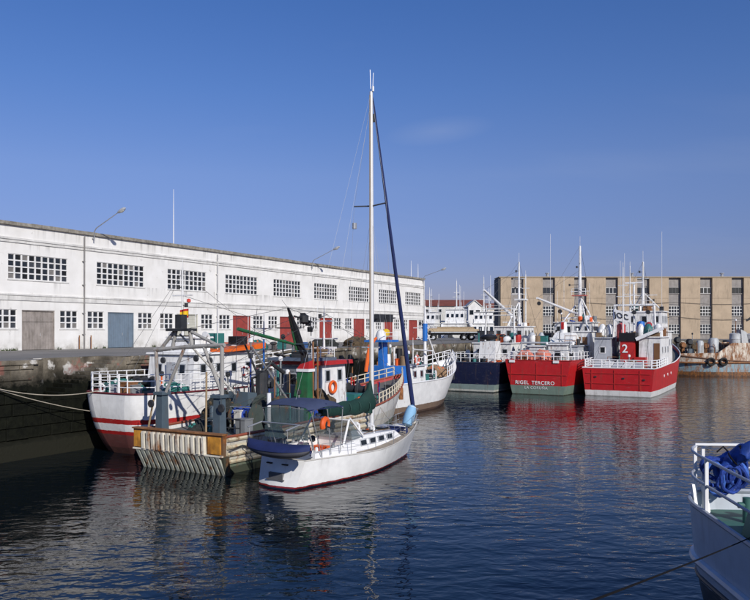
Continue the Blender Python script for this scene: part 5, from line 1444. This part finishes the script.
    wires(r, [((mx, -.4, tz), (.6, 3, 3.8)), ((mx, -.4, tz), (27.5, 0, 5.8)), ((mx, -.4, tz - 2), (.6, -3, 3.8)), (j1, (mx, -.4, tz - 3))], .015)
    for k, (y0, w, sd) in enumerate(((1.6, 1.3, 31), (-.2, 1.1, 32))):
        heap('net_heap', ('faded pink net over the stern rail of the lettered trawler, left bundle', 'faded pink net over the stern rail of the lettered trawler, right bundle')[k], 'net', S.W((.9, y0, 2.905)), .55, w, 1.75, netpink, sd, S.h, extra=whitec, rough=.12)
    liferaft(S.W((10.8, 2.2, 7.08)) if False else S.W((15.2, -1.6, 7.81)), S.h, 'white liferaft canister on the wheelhouse of the lettered red trawler')
    clutter(r, .8, 4.2, -3.0, 3.0, 2.9, 24, 116, 1.4); clutter(r, 5.3, 9, -2.8, 2.8, 5.15, 22, 117, 1.2); clutter(r, 9.8, 13.6, -2.6, 2.6, 2.9, 18, 118, 3.2); clutter(r, 14.8, 18, -2, 2, 7.8, 9, 119, 1.0)
    return S
F_ = ship_f()

# ---------------------------------------------------------------- G: red trawler with the numbered funnel
def ship_g():
    S = Ship('red_trawler', 'red trawler with white waterline, white stern rails and numbered red funnel', 'fishing boat', 54.8, 19.85)
    r = S.root
    H = Hull(27, 7.4, 2.9, 3.1, 5.9, rake=2.6, sf=.96, sfw=.90, us=.2, pm=.62, keel=.9)
    H.build(S, hullmat('red_white_hull', [(-2, (.30, .30, .28)), (.05, (.66, .66, .64)), (.58, REDH)], rust=.14, dirt=.25, rustc=(.22, .07, .03)), deckm, bul=.4, capm=whitec)
    for y in (2.6, .3, -2.2): MB().bb(-.05, .02, y - .05, y + .05, .7, 2.7).build('stern_seam', redp, r)
    for z in (1.25, 2.3): MB().bb(-.06, .02, -3.2, 3.2, z, z + .06).build('stern_band', redp, r)
    for y, z in ((2.2, 1.9), (-.6, 1.8), (-2.6, 1.7)): MB().bb(-.09, .02, y - .1, y + .1, z, z + .14).build('scupper', darkm, r)
    # white boot strake climbing along the starboard side, port holes
    for x in (6, 8.5, 11):
        q = H.at(x, 0, -1, .72); MB().cyl(q + Vector((0, .03, 0)), q + Vector((0, -.05, 0)), .16, 10).build('port_hole', whitec, r)
    # broad white stern rails
    pts = H.line(8, .1, 6, 1)[:-1] + [Vector((.12, y, 2.92)) for y in (3.3, 2.5, 1.6, .8, 0, -.8, -1.6, -2.5, -3.3)] + H.line(.3, 8, 6, -1)[1:]
    railing(r, pts, .8, 3, .055, whitec)
    z0 = 2.5
    for i, y in enumerate((2.4, 1.4, .4, -.6, -1.6)):
        MB().hexa([(.9, y - .42, z0), (3.4, y - .42, z0), (3.4, y + .42, z0), (.9, y + .42, z0), (1.0, y - .4, z0 + .45), (3.3, y - .4, z0 + .95), (3.3, y + .4, z0 + .95), (1.0, y + .4, z0 + .45)]).build('fish_hatch', white if i % 2 else lgrey, r)
    # red block and numbered funnel with black top
    f0 = S.X(627, 360, 4.6)
    fn = MB().hexa([(4.6, f0.y - .78, z0), (6.4, f0.y - .78, z0), (6.4, f0.y + .78, z0), (4.6, f0.y + .78, z0), (4.7, f0.y - .74, 5.6), (6.3, f0.y - .74, 5.6), (6.3, f0.y + .74, 5.6), (4.7, f0.y + .74, 5.6)]).build('funnel', redp, r)
    MB().bb(4.55, 6.4, f0.y - .84, f0.y + .84, 5.602, 6.5).build('funnel_top', black, fn)
    text_mesh('funnel_number', '2', 1.25, whitec, fn, (4.61, f0.y + .22, 4.75), (0, -1, 0), (.03, 0, 1))
    MB().bb(4.0, 6.2, f0.y - 2.0, f0.y - .82, z0, 3.9).build('red_locker', redp, r)
    # grey port house, white starboard house with diagonal frame and brown door
    house(r, 4.8, 9, .95, z0, 5.9, lgrey, yc=2.55, back=1, side=2, ws=(.5, .6), roof=lgrey, name='port_house')
    hs = house(r, 5.0, 11, 1.15, z0, 6.0, white, yc=-2.35, side=3, ws=(.5, .55), roof=white, name='starboard_house')
    MB().bb(4.95, 5.02, -3.35, -2.75, 2.7, 5.4).build('door', brownwood, hs)
    MB().bar((4.7, -1.0, 5.8), (4.7, -3.7, 7.0), .5, .35).build('slanted_screen', whitec, r)
    house(r, 11, 17, 3.0, z0, 6.6, white, side=4, back=4, ws=(.5, .6), wz=.7, roof=white, name='lower_bridge')
    house(r, 11.6, 16.4, 2.6, 6.7, 8.9, white, rf=.5, side=4, back=4, front=5, ws=(.5, .7), wz=.6, roof=white, name='wheelhouse')
    for y, rr, mm in ((3.0, .5, white), (2.2, .4, white), (-1.1, .42, white), (-1.9, .5, tealp), (-2.9, .5, white)):
        MB().lathe((6.8, y, 6.0), (0, 0, 1), [(0, rr), (.5, rr), (1.0, rr * .9), (1.4, rr * .5), (1.5, .05)], 12).build('domed_vent', mm, r, True)
    MB().lathe((7.4, 1.1, 5.5), (0, 0, 1), [(0, .5), (1.0, .5), (1.9, .45), (2.1, .1)], 12).build('red_drum', mat('pale_red', (.50, .09, .09), .5), r, True)
    MB().lathe((7.4, -1.0, 6.0), (0, 0, 1), [(0, .45), (1.0, .5), (1.7, .4), (1.8, .1)], 12).build('blue_drum', bluep, r, True)
    MB().lathe((7.2, -1.8, 7.2), (1, 0, .3), [(0, .1), (.1, .35), (.6, .35), (.8, .1)], 12).build('red_float', redp, r, True)
    # net board with dark letters
    a0, a1 = S.X(613, 309, 6.2), S.X(631, 313, 6.2)
    b0, b1 = S.X(613, 320, 6.2), S.X(631, 323, 6.2)
    MB().hexa([b1, b1 + Vector((.06, 0, 0)), b0 + Vector((.06, 0, 0)), b0, a1, a1 + Vector((.06, 0, 0)), a0 + Vector((.06, 0, 0)), a0]).build('letter_board', whitec, r)
    ux = (a1 - a0).normalized()
    text_mesh('board_letters', 'JOC', .82, black, r, (a0 + a1 + b0 + b1) / 4 + Vector((-.06, 0, 0)), ux, Vector((0, 0, 1)) + Vector((0, -ux.z * ux.y, 0)) * 0, shear=-.15)
    MB().bar((6.3, b0.y - .3, 5.6), (6.3, a0.y - .3, a0.z), .1).build('board_post', white, r); MB().bar((6.3, b1.y + .3, 5.6), (6.3, a1.y + .3, a1.z), .1).build('board_post', white, r)
    # gantry and masts
    goalpost(r, 9.2, 2.3, 5.8, 9.6, .12, white)
    mx = S.Y(643, 330, 0).x; tz = S.Y(643.5, 262, 0).z
    m = mast(r, mx, 0, 6, tz, .22, white, trees=((tz - 2.0, .7), (tz - 4.0, 1.6), (tz - 5.2, 1.2)), lamps=((tz - 1.2, .4), (tz - 3, -.5), (tz - 4.4, 1.0), (tz - 4.6, -1.2)), top=1.3)
    MB().bb(mx - .6, mx + .4, -1.2, 1.2, tz - 5.6, tz - 5.45).build('mast_platform', white, m); railing(m, [(mx - .6, -1.2, tz - 5.45), (mx - .6, 0, tz - 5.45), (mx - .6, 1.2, tz - 5.45)], .8, 2, .03, white)
    bipod(r, (mx - 3, 1.8, 6.5), (mx - 3, -2.4, 6.5), (mx, 0, tz - 5.6), .11, white)
    bipod(r, (mx + 2.5, 1.8, 8.9), (mx + 2.5, -2.0, 8.9), (mx, 0, tz - 3.6), .09, white)
    for px, py in ((630, 266), (623, 267)):
        q = S.Y(px, py, .5); mast(r, q.x, .5, 6, q.z, .09, white, trees=((q.z - 2, .5), (q.z - 3.2, .7)))
    rd = S.Y(634, 287, .3); radar(r, rd.x, .3, rd.z, 1.0); MB().tube([(rd.x, .3, 6), (rd.x, .3, rd.z)], .12, 8).build('radar_post', white, r)
    for x, y, hh in ((14, 2, 7), (15.5, -2.0, 9.5), (12.5, 2.2, 6), (16, 1, 4)): MB().tube([(x, y, 8.8), (x, y, 9 + hh)], .018, 5).build('whip_aerial', whitec, r)
    for y in (-1.5, .0, 1.3): pulley(r, (9.1, y, 9.3), None, .25)
    heap('net_heap', 'tan net bundle hoisted between the gantry legs of the numbered trawler', 'net', S.W((9.8, -.2, 5.9)) if False else S.W((8.9, .0, 2.505)), .8, .9, 3.6, mat('tan_net', (.30, .19, .11)), 41, extra=orangeb)
    liferaft(S.W((9.0, -2.4, 6.105)), S.h, 'white liferaft canister on the starboard house of the numbered trawler')
    wires(r, [((mx, 0, tz), (.6, 3, 3)), ((mx, 0, tz), (.6, -3, 3)), ((mx, 0, tz), (26, 0, 6)), ((9.2, 2, 9.6), (.6, 2.6, 3)), ((9.2, -2, 9.6), (.6, -2.6, 3))], .015)
    clutter(r, 3.4, 4.6, -3.0, 3.0, 2.5, 12, 120, 1.3); clutter(r, 5.2, 10.6, -3.2, -1.6, 6.1, 12, 121, 1.1); clutter(r, 5.0, 8.8, 1.9, 3.2, 6.0, 9, 122, 1.1); clutter(r, 7, 10.8, -1, 1.6, 2.5, 14, 123, 4.2); clutter(r, 12, 16, -2.2, 2.2, 9.0, 12, 124, 1.2)
    return S
G_ = ship_g()

# ---------------------------------------------------------------- rusty workboat broadside at the far quay
def ship_h():
    S = Ship('rusty_workboat', 'blue grey workboat covered in rust moored along the far quay at right', 'workboat', org=(69.0, 113.5), head=R(180))
    r = S.root          # heading to -X: its port side (local +y is -Y world) faces us
    H = Hull(26.5, 7, 3.9, 2.1, 3.4, rake=1.4, sf=.9, sfw=.85, us=.2, pm=.7, keel=.92)
    H.build(S, hullmat('blue_rust_hull', [(-2, (.06, .04, .03)), (.10, (.10, .055, .03)), (.62, (.24, .36, .42)), (2.02, (.62, .58, .50))], rust=.72, dirt=.3, rough=.6, rustc=(.42, .17, .045)), rustm, bul=.15, capm=mat('rust_dark_cap', (.12, .06, .035), .7, rust=.4), cap=.12)
    # white, rust bleeding bulwark: low forward, a high block aft
    bm = mat('bleeding_white', (.66, .60, .50), .6, rust=.85, dirt=.3)
    def side(x0, x1, za, zb, zc, zd, n):
        for sd in (1, -1):
            q0 = H.at(x0, 0, sd); q1 = H.at(x1, 0, sd); t = -.14 * sd
            MB().hexa([(x0, q0.y - .02, za), (x1, q1.y - .02, zb), (x1, q1.y + t, zb), (x0, q0.y + t, za), (x0, q0.y - .02, zc), (x1, q1.y - .02, zd), (x1, q1.y + t, zd), (x0, q0.y + t, zc)]).build(n, bm, r)
    side(16.6, 18.6, 1.9, 1.9, 4.9, 3.5, 'bulwark'); side(18.65, 24.5, 1.9, 2.3, 3.45, 3.3, 'bulwark')
    side(3.0, 16.55, 2.2, 1.9, 5.0, 4.9, 'bulwark')
    MB().bb(2.5, 16.5, -3.0, 3.0, 4.6, 4.75).build('upper_deck', rustm, r)
    for x in (5.5, 8.2, 10.8, 13.4): MB().bb(x - .06, x + .06, H.at(x, 0, 1).y - .01, H.at(x, 0, 1).y + .05, 2.1, 4.95).build('frame', rustm, r)
    MB().tube([H.at(x, 0, 1) * 1 + Vector((0, .06, 2.0 - H.at(x, 0, 1).z)) for x in range(1, 25)], .14, 6).build('rubbing_strake', rustm, r)
    # tanks and machinery on deck
    silver = mat('silver_tank', (.42, .44, .45), .5, dirt=.4, rust=.34)
    for x, y, rr, h, z in ((20.0, .4, .55, 3.2, 2.0), (18.0, .5, .75, 3.0, 2.6), (14.9, .8, .8, 1.6, 4.75), (12.4, .4, .9, 1.5, 4.75), (8.0, .2, 1.0, 1.7, 4.75)):
        MB().lathe((x, y, z), (0, 0, 1), [(0, rr), (h * .4, rr), (h * .42, rr * 1.06), (h * .46, rr), (h * .9, rr), (h, rr * .7), (h + .05, .05)], 16).build('tank', silver, r, True)
    MB().hexa([(13.2, -.6, 4.752), (14.2, -.6, 4.752), (14.2, 1.5, 4.752), (13.2, 1.5, 4.752), (13.5, -.5, 6.5), (14.3, -.5, 6.9), (14.3, 1.4, 6.9), (13.5, 1.4, 6.5)]).build('chute', silver, r)
    for x, z1, m_ in ((21.6, 5.0, darkm), (22.6, 4.5, rustm), (21.0, 4.2, netbrown), (19.2, 4.4, rustm), (23.4, 5.3, darkm)):
        mb = MB(); mb.cyl((x, .4, 2), (x, .4, z1), .28, 8); mb.lathe((x, -.1, z1), (0, 1, 0), [(0, .35), (.3, .5), (.7, .5), (1, .35)], 10); mb.build('machinery', m_, r)
    winch(r, 17.2, -.6, 2.1, 1.8, .6, rustm); winch(r, 22.4, -.8, 2.1, 1.8, .5, darkm)
    # crane mast near the right edge of the picture
    xm = 11.2
    mb = MB(); mb.hexa([(xm - .9, -.6, 4.75), (xm + .9, -.6, 4.75), (xm + .9, .6, 4.75), (xm - .9, .6, 4.75), (xm - .35, -.3, 9.4), (xm + .35, -.3, 9.4), (xm + .35, .3, 9.4), (xm - .35, .3, 9.4)]); mb.build('crane_tower', lgrey, r)
    boom(r, (xm, 0, 9.3), (xm - 1.8, 0, 12.0), .2, greym, 'crane_jib'); boom(r, (xm, .1, 9.2), (xm + 1.6, 0, 8.2), .2, darkm, 'crane_arm'); floodlight(r, (xm - .5, .3, 9.4)); floodlight(r, (xm + .5, .3, 9.4))
    mast(r, xm, 0, 9.4, 12.6, .09, white)
    house(r, 3.5, 7.0, 2.3, 4.76, 7.3, offwhite, side=3, roof=rustm)
    for k, x in enumerate((19.8, 18.0)):
        q = H.at(x, 0, 1)
        tyre(S.W((q.x, q.y + .28, 2.15)), (0, 1, 0), ('black tyre fender on the rusty workboat, the left of two', 'black tyre fender on the rusty workboat, the right of two')[k], .48, .17)
    dk = [rustm, rustm, darkm, galv, offwhite, netbrown, lgrey, bluegrey]
    clutter(r, 17, 24, -2, 2.4, 2.0, 44, 125, 2.6, dk); clutter(r, 4, 16, -2, 2.6, 4.76, 30, 126, 1.8, dk)
    return S
H_ = ship_h()

# ---------------------------------------------------------------- grey boat in the lower right corner
def ship_i():
    # far end (rounded stern) near (7.6, 17.6); runs back towards our quay
    S = Ship('grey_boat', 'grey blue boat with rounded stern rail and green deck in the lower right corner', 'boat', org=(9.75, 17.9), head=math.atan2(-1, -.06))
    r = S.root
    gm = hullmat('grey_blue_hull', [(-2, (.03, .03, .035)), (1.28, (.52, .57, .64))], rust=.05, dirt=.18, rough=.35)
    H = Hull(13.0, 5.2, 2.95, 2.85, 3.6, rake=1.5, sf=.62, sfw=.2, us=.13, pm=.6, keel=.66, over=1.5, rnd=True, bot=-.6, ve=.25, vk=.22, vo=2.6)
    H.build(S, gm, deckgreen, bul=.45, capm=mat('grey_cap', (.30, .33, .38), .4, dirt=.15), cap=.055)
    # rubbing strake (heavy half-round) round the stern
    def band(z, off, rr, m, n):
        pts = []
        us = [.9 - .9 * i / 24 for i in range(25)]
        us = [.75 * (1 - i / 20) ** 1.7 for i in range(21)]
        for sd in (1, -1):
            part = []
            for u in us:
                v = (z + .6) / (H.dz(u) + .6); q = H.P(u, v, sd); q.y += sd * off; part.append(q)
            pts += part if sd == 1 else part[::-1]
        for i, q in enumerate(pts):
            if q.x < pts[20].x + .02: q.x -= off
        MB().tube(pts, rr, 8).build(n, m, r, True)
    band(1.72, .02, .10, gm, 'rubbing_strake'); band(1.38, .0, .055, mat('dark_strake', (.06, .065, .075), .5, rust=.1), 'lower_strake')
    # two-bar rail round the stern
    us = [.62 * (1 - i / 14) ** 1.6 for i in range(15)]
    base = [H.P(u, 1, -1) for u in us] + [H.P(u, 1, 1) for u in reversed(us)]
    base = [p + Vector((.06 if p.x < .2 else 0, -.05 if p.y > 0 else .05, 0)) for p in base]
    railm = mat('rail_grey', (.34, .36, .41), .35, dirt=.15)
    mb = MB()
    for h in (.56, 1.12): mb.tube([p + Vector((0, 0, h)) for p in base], .032, 7)
    mb.build('stern_rail', railm, r, True)
    for i in (3, 8, 12, 13, 16, 17, 21, 26):
        p = base[i]; MB().bb(p.x - .035, p.x + .035, p.y - .035, p.y + .035, p.z, p.z + 1.12).build('rail_post', whitec, r)
    p = base[13]; 
    MB().bar(base[12] + Vector((0, 0, 1.16)), base[17] + Vector((.0, 0, 1.16)), .05).build('rail_board', whitec, r)
    # white knees, green bitt and locker on deck
    for i in (11, 13): p = base[i]; MB().hexa([(p.x + .02, p.y - .03, p.z - .4), (p.x + .4, p.y - .03, p.z - .4), (p.x + .4, p.y + .03, p.z - .4), (p.x + .02, p.y + .03, p.z - .4), (p.x, p.y - .03, p.z + .3), (p.x + .1, p.y - .03, p.z + .3), (p.x + .1, p.y + .03, p.z + .3), (p.x, p.y + .03, p.z + .3)]).build('knee', whitec, r)
    z0 = 2.5
    for y in (-1.1, .6):
        m = MB(); m.cyl((1.2, y - .25, z0), (1.2, y - .25, z0 + .55), .1, 12); m.cyl((1.2, y + .25, z0), (1.2, y + .25, z0 + .55), .1, 12); m.cyl((1.2, y - .45, z0 + .38), (1.2, y + .45, z0 + .38), .07, 10); m.build('mooring_bitt', deckgreen, r, True)
    MB().hexa([(2.2, -1.9, z0), (5.2, -1.9, z0), (5.2, 1.6, z0), (2.2, 1.6, z0), (2.3, -1.8, z0 + .5), (5.1, -1.8, z0 + .5), (5.1, 1.5, z0 + .5), (2.3, 1.5, z0 + .5)]).build('hatch', deckgreen, r)
    house(r, 6.4, 10.4, 1.7, z0, 5.0, white, side=3, back=2, roof=white)
    # blue net and tarpaulin slung over the rail
    def bundle(name, label, pts, rad, m, seed):
        n = 44; mb = MB(); rows = []
        P = [Vector(p) for p in pts]
        path = []
        for i in range(n + 1):
            t = i / n * (len(P) - 1); k = min(int(t), len(P) - 2); path.append(P[k].lerp(P[k + 1], t - k))
        mb.tube(path, [rad * math.sin(math.pi * min(max(i / n, .04), .96)) ** .35 for i in range(n + 1)], 26)
        nv = []
        for v in mb.v:
            q = Vector(v); f = noise.noise(q * 2.6 + Vector((seed, 0, 0))) * .16 + noise.noise(q * 8 + Vector((0, seed, 0))) * .10
            nv.append(q + Vector((noise.noise(q * 3 + Vector((9, 0, seed))) * .14, f, f)))
        mb.v = nv
        o = mb.build(name, m, None, True); o.location = S.o; o.rotation_euler = (0, 0, S.h); tag(o, label, 'net')
        t = MB()
        for i in (10, 24): t.torus(path[i], path[i + 1] - path[i - 1], rad * .93, .02, 16, 5)
        t.build('lashing', darkrope, o)
    nb = link('net_coil', None, None, S.o, S.h); tag(nb, 'coils of blue net rope hung inside the grey boat rail', 'net')
    rnd = random.Random(14); cc = S.X(723, 474, .55)
    for k in range(12):
        c_ = cc + Vector((rnd.uniform(-.12, .22), rnd.uniform(-.32, .42), rnd.uniform(-.16, .16)))
        pts = []; R1, R2 = rnd.uniform(.2, .34), rnd.uniform(.26, .42); ta, tb = rnd.uniform(-.5, .5), rnd.uniform(-.6, .6)
        for q in range(19):
            a = q / 18 * 6.283; u_, v_ = R1 * math.cos(a), R2 * math.sin(a)
            pts.append(c_ + Vector((u_ * tb + v_ * .2, u_, v_ + u_ * ta)) + Vector((noise.noise(c_ + Vector((a, 0, k))) * .07, 0, noise.noise(c_ + Vector((0, a, k))) * .07)))
        MB().tube(pts, rnd.uniform(.035, .075), 7).build('coil', netblue if k % 3 else mat('pale_blue_net', (.05, .14, .5), .8, var=.4, vs=8), nb, True)
    MB().tube([cc + Vector((-.1, -.1, .5)), cc + Vector((-.12, .05, .62)), cc + Vector((-.05, .2, .45))], .02, 5).build('lashing', darkrope, nb)
    bundle('tarpaulin_roll', 'rolled blue tarpaulin lying over the top rail of the grey boat', [S.X(726, 464, .75), S.X(737, 457, .85), S.X(750, 448, 1.0), S.X(768, 446, 1.2)], .17, mat('blue_tarp', (.018, .065, .33), .6, var=.45, vs=5, bump=1, bs=9), 6)
    rope('dark mooring rope crossing in front of the grey boat hull', [(7.55, 14.9, 2.72), (.15, 3.45, 5.24)], .011, darkrope, .03)
    o = MB().lathe((0, 0, 0), (0, 0, 1), [(0, .3), (.08, .3), (.1, .16), (.4, .15), (.5, .28), (.6, .28), (.66, .1)], 14).build('mooring_bollard', mat('bollard_iron', (.04, .04, .04), .6, rust=.3), None, True)
    return S, o
I_, bol = ship_i()
# ---------------------------------------------------------------- bollards, quay gear
bme = bol.data; bpy.data.objects.remove(bol)
o = MB().torus((0, 0, .03), (0, 0, 1), .14, .025, 16, 6).build('mooring_ring', galv); o.location = (.1, 3.3, QZ); tag(o, 'iron mooring ring on the near quay edge holding the dark rope', 'mooring ring')
def bollards():
    me = bme
    for k, s in enumerate((-1.0, 12.5, 24.0, 36.0)):
        o = link('mooring_bollard', me, None, quay_pt(s, -.6, QZ)); tag(o, ('iron bollard on the left quay where the ropes of the white trawler end', 'iron bollard on the left quay behind the white trawler cabin', 'iron bollard on the left quay behind the rusty trawler wheelhouse', 'iron bollard on the left quay behind the blue housed trawler')[k], 'bollard', 'bollards along the left quay')
bollards()
def box_stack(s, p, n, m, label, rz=0):
    t = None
    for i in range(n):
        b = MB(); w, d, h, k = .8, .5, .26, .03
        b.bb(-w / 2, w / 2, -d / 2, d / 2, 0, k); b.bb(-w / 2, w / 2, -d / 2, -d / 2 + k, k, h); b.bb(-w / 2, w / 2, d / 2 - k, d / 2, k, h); b.bb(-w / 2, -w / 2 + k, -d / 2 + k, d / 2 - k, k, h); b.bb(w / 2 - k, w / 2, -d / 2 + k, d / 2 - k, k, h)
        b.bb(-w / 2 - .03, w / 2 + .03, -d / 2 - .03, -d / 2, h - .06, h); b.bb(-w / 2 - .03, w / 2 + .03, d / 2, d / 2 + .03, h - .06, h)
        o = b.build('fish_crate', m); o.location = quay_pt(s, p, QZ + i * .265); o.rotation_euler = (0, 0, HEAD + rz + random.uniform(-.05, .05))
        tag(o, label + (', bottom crate', ', second crate up', ', third crate up', ', fourth crate up')[i], 'crate', 'fish crates on the quay')
box_stack(17.5, -2.2, 3, tealp, 'teal fish crate stack on the quay left of the green funnel')
box_stack(27.0, -2.0, 3, tealp, 'teal fish crate stack on the quay right of the red roofed wheelhouse', .3)
box_stack(31.0, -2.6, 2, mat('crate_blue', (.05, .12, .3), .6), 'blue fish crate stack on the quay left of the yacht mast', .1)
for k, (s, p, a, b, c, m, lab) in enumerate(((19.6, -2.4, 1.6, .9, .7, netdark, 'dark net heap on the quay behind the green boom'), (24.0, -2.6, 1.5, .9, .8, netteal, 'teal net heap on the quay behind the red roofed wheelhouse'),
                                   (34.0, -2.4, 2.0, 1.0, .8, netdark, 'dark net heap on the quay just left of the yacht mast'), (40.0, -2.4, 1.8, 1.0, .9, netbrown, 'brown net heap on the quay behind the furled jib'))):
    heap('net_heap', lab, 'net', quay_pt(s, p, QZ), a, b, c, m, 60 + k, HEAD)

# ---------------------------------------------------------------- flatbed trailer with a load of sand on the far apron
def trailer():
    t = thing('flatbed_trailer', 'long flatbed trailer loaded with tan sand parked beyond the warehouse end', 'trailer', (7.9, 116.0, QZ))
    L = 8.2
    MB().bb(0, L, 0, 2.4, 1.15, 1.35).build('bed', lgrey, t)
    MB().bb(.2, L - .2, .5, 1.9, .85, 1.148).build('chassis', darkm, t)
    m = MB(); rows = []
    for i in range(25):
        x = .15 + (L - .3) * i / 24; e = min(1, min(i, 24 - i) / 2)
        rows.append([(x, .1 + 2.2 * j / 8, 1.36 + e * (1 - (abs(j - 4) / 4) ** 2.2) * (.62 + .14 * noise.noise(Vector((x * 1.3, j, 0)))) + (.12 if 0 < j < 8 else 0) * e) for j in range(9)])
    m.grid(rows); m.build('sand_load', mat('sand', (.34, .25, .15), .95, var=.3, vs=4, bump=.6), t, True)
    m = MB(); m.bb(0, L, -.04, .0, 1.352, 1.75); m.bb(0, L, 2.4, 2.44, 1.352, 1.75); m.build('side_board', mat('board_tan', (.40, .31, .20), .8), t)
    for x in (1.2, 5.9, 7.1):
        for y in (.15, 2.1):
            wv = MB().torus((x, y + .1, .48), (0, 1, 0), .34, .15, 18, 8).build('wheel', rubber, t, True); MB().cyl((x, y + .02, .48), (x, y + .2, .48), .24, 12).build('rim', lgrey, wv)
    m = MB()
    m.bb(3.5, 4.1, .2, 1.2, .4, .84); m.build('tool_box', darkm, t)
trailer()
# dark machinery container and barrier at the quay edge below it
o = thing('waste_container', 'dark waste container at the far quay edge under the trailer', 'container', (17.0, 112.6, QZ), HEAD)
MB().hexa([(0, 0, 0.1), (2.4, 0, .1), (2.4, 1.6, .1), (0, 1.6, .1), (-.2, -.1, 1.4), (2.6, -.1, 1.4), (2.6, 1.7, 1.4), (-.2, 1.7, 1.4)]).build('bin', mat('container_dark', (.035, .04, .05), .6, rust=.2), o)
m = MB(); m.bb(-.25, 2.65, -.15, 1.75, 1.402, 1.48); m.build('lid', darkm, o)
for x in (.2, 2.1): MB().bb(x, x + .15, .1, 1.5, 0, .098).build('skid', rustm, o)

# ---------------------------------------------------------------- white boats in the next basin and buildings beyond
def far_boat(x, y, L, label, k, zt=11.6):
    S = Ship('far_trawler', label, 'fishing boat', org=(x, y), head=R([-112, -96, -104, -118, -100][k]), group='white trawlers in the next basin')
    r = S.root
    H = Hull(L, 5.2, 4.6, 4.6, 6.4, rake=2, sf=.85, sfw=.7, us=.25, pm=.6, keel=.8)
    H.build(S, hullmat('far_hull_%d' % k, [(-2, (.12, .04, .03)), (.6, [(.7, .7, .7), (.08, .14, .22), (.7, .7, .68), (.7, .7, .7), (.72, .72, .7)][k])], rust=.12), deckm, bul=.6, capm=whitec)
    h = house(r, L * .22, L * .72, 2.4, 4, 8.2, white, rf=.6, rb=.2, side=5, back=3, front=4, ws=(.7, 1.0), wz=.72, roof=white)
    h2 = house(r, L * .36, L * .62, 2.1, 8.3, zt - .9, white, rf=.8, rb=.1, side=4, back=3, front=4, ws=(.6, .8), wz=.55, roof=white, name='wheelhouse')
    railing(r, [(L * .22, -2.4, 8.3), (L * .3, -2.4, 8.3), (L * .36, -2.4, 8.3)], .9, 3, .05, whitec)
    railing(r, H.line(L * .72, L * .97, 7, -1, 0), 1.0, 3, .05, whitec)
    MB().bar((L * .70, -2.5, 8.0), (L * .85, -2.0, 5.0), .5, .25).build('slanted_screen', whitec, r)
    mast(r, L * .46, 0, zt - .9, zt + 4.2 + k * .7, .16, white, trees=((zt + 2, 1.0), (zt + 3, .6)), lamps=((zt + 2.6, .5),))
    radar(r, L * .52, .6, zt - .8, .9)
    mast(r, L * .18, .3, 4, zt + 1.0, .14, white, trees=((zt, 1.2),))
    goalpost(r, L * .12, 2.2, 4, 8.8, .16, white)
    for q in (.3, .58, .66): MB().tube([(L * q, 1.2, 8), (L * q, 1.2, zt + 2.5 + 3 * q)], .04, 4).build('whip_aerial', whitec, r)
    return S
far_boat(15.5, 176, 19, 'white trawler in the next basin, leftmost, nearest the warehouse corner', 0, 11.6)
far_boat(20.5, 177, 20, 'white trawler in the next basin, second from the warehouse corner', 2, 12.2)
far_boat(25.8, 176, 19, 'white trawler in the next basin, third from the warehouse corner', 4, 11.6)
far_boat(31.6, 178, 20, 'white trawler in the next basin, rightmost, beside the tan building corner', 1, 12.4)

def shed(x0, x1, y, d, zw, zr, wallc, roofc, label, name='quay_shed', gable=False, base=0.0):
    t = thing(name, label, 'building', (x0, y, base)); L = x1 - x0
    wm = mat('shed_' + name + str(int(x0)), wallc, .8, dirt=.3); rm = mat('shedroof_' + name + str(int(x0)), roofc, .8, var=.25, vs=.4, dirt=.3)
    if gable:
        MB().prism([(0, 0, 0), (L, 0, 0), (L, 0, zw), (L / 2, 0, zr - .25), (0, 0, zw)], (0, d, 0)).build('wall', wm, t)
        m = MB(); m.hexa([(-.3, -.3, zw - .1), (L / 2, -.3, zr - .15), (L / 2, d + .3, zr - .15), (-.3, d + .3, zw - .1), (-.3, -.3, zw + .15), (L / 2, -.3, zr + .1), (L / 2, d + .3, zr + .1), (-.3, d + .3, zw + .15)])
        m.hexa([(L / 2 + .004, -.3, zr - .15), (L + .3, -.3, zw - .1), (L + .3, d + .3, zw - .1), (L / 2 + .004, d + .3, zr - .15), (L / 2 + .004, -.3, zr + .1), (L + .3, -.3, zw + .15), (L + .3, d + .3, zw + .15), (L / 2 + .004, d + .3, zr + .1)])
        m.build('roof', rm, t)
    else:
        MB().bb(0, L, 0, d, 0, zw).build('wall', wm, t)
        MB().prism([(-.5, -.5, zw + .005), (-.5, d / 2, zr), (-.5, d + .5, zw + .005)], (L + 1, 0, 0)).build('roof', rm, t)
    n = max(2, int(L / 4))
    for i in range(n):
        cx = L * (i + .5) / n
        window_on(t, (cx, 0, zw - 1.6), (1, 0, 0), 1.1, 1.3, white, nrm=(0, -1, 0))
    return t
shed(10, 34, 232, 14, 14.2, 16.4, (.55, .54, .50), (.20, .06, .04), 'low far building with a dark red roof beyond the white trawlers', 'red_roofed_shed')
shed(36, 58, 240, 14, 13.6, 15.6, (.58, .54, .47), (.24, .08, .05), 'far cream building with red roof near the tan building corner', 'cream_shed')
shed(25.5, 29.0, 205, 10, 13.2, 15.0, (.72, .71, .69), (.55, .54, .52), 'small white gabled house above the white trawlers', 'white_gabled_house', True)
o = MB().bb(-150, 130, 200, 330, -2, 4.0).build('far_shore', asphalt); tag(o, kind='structure')
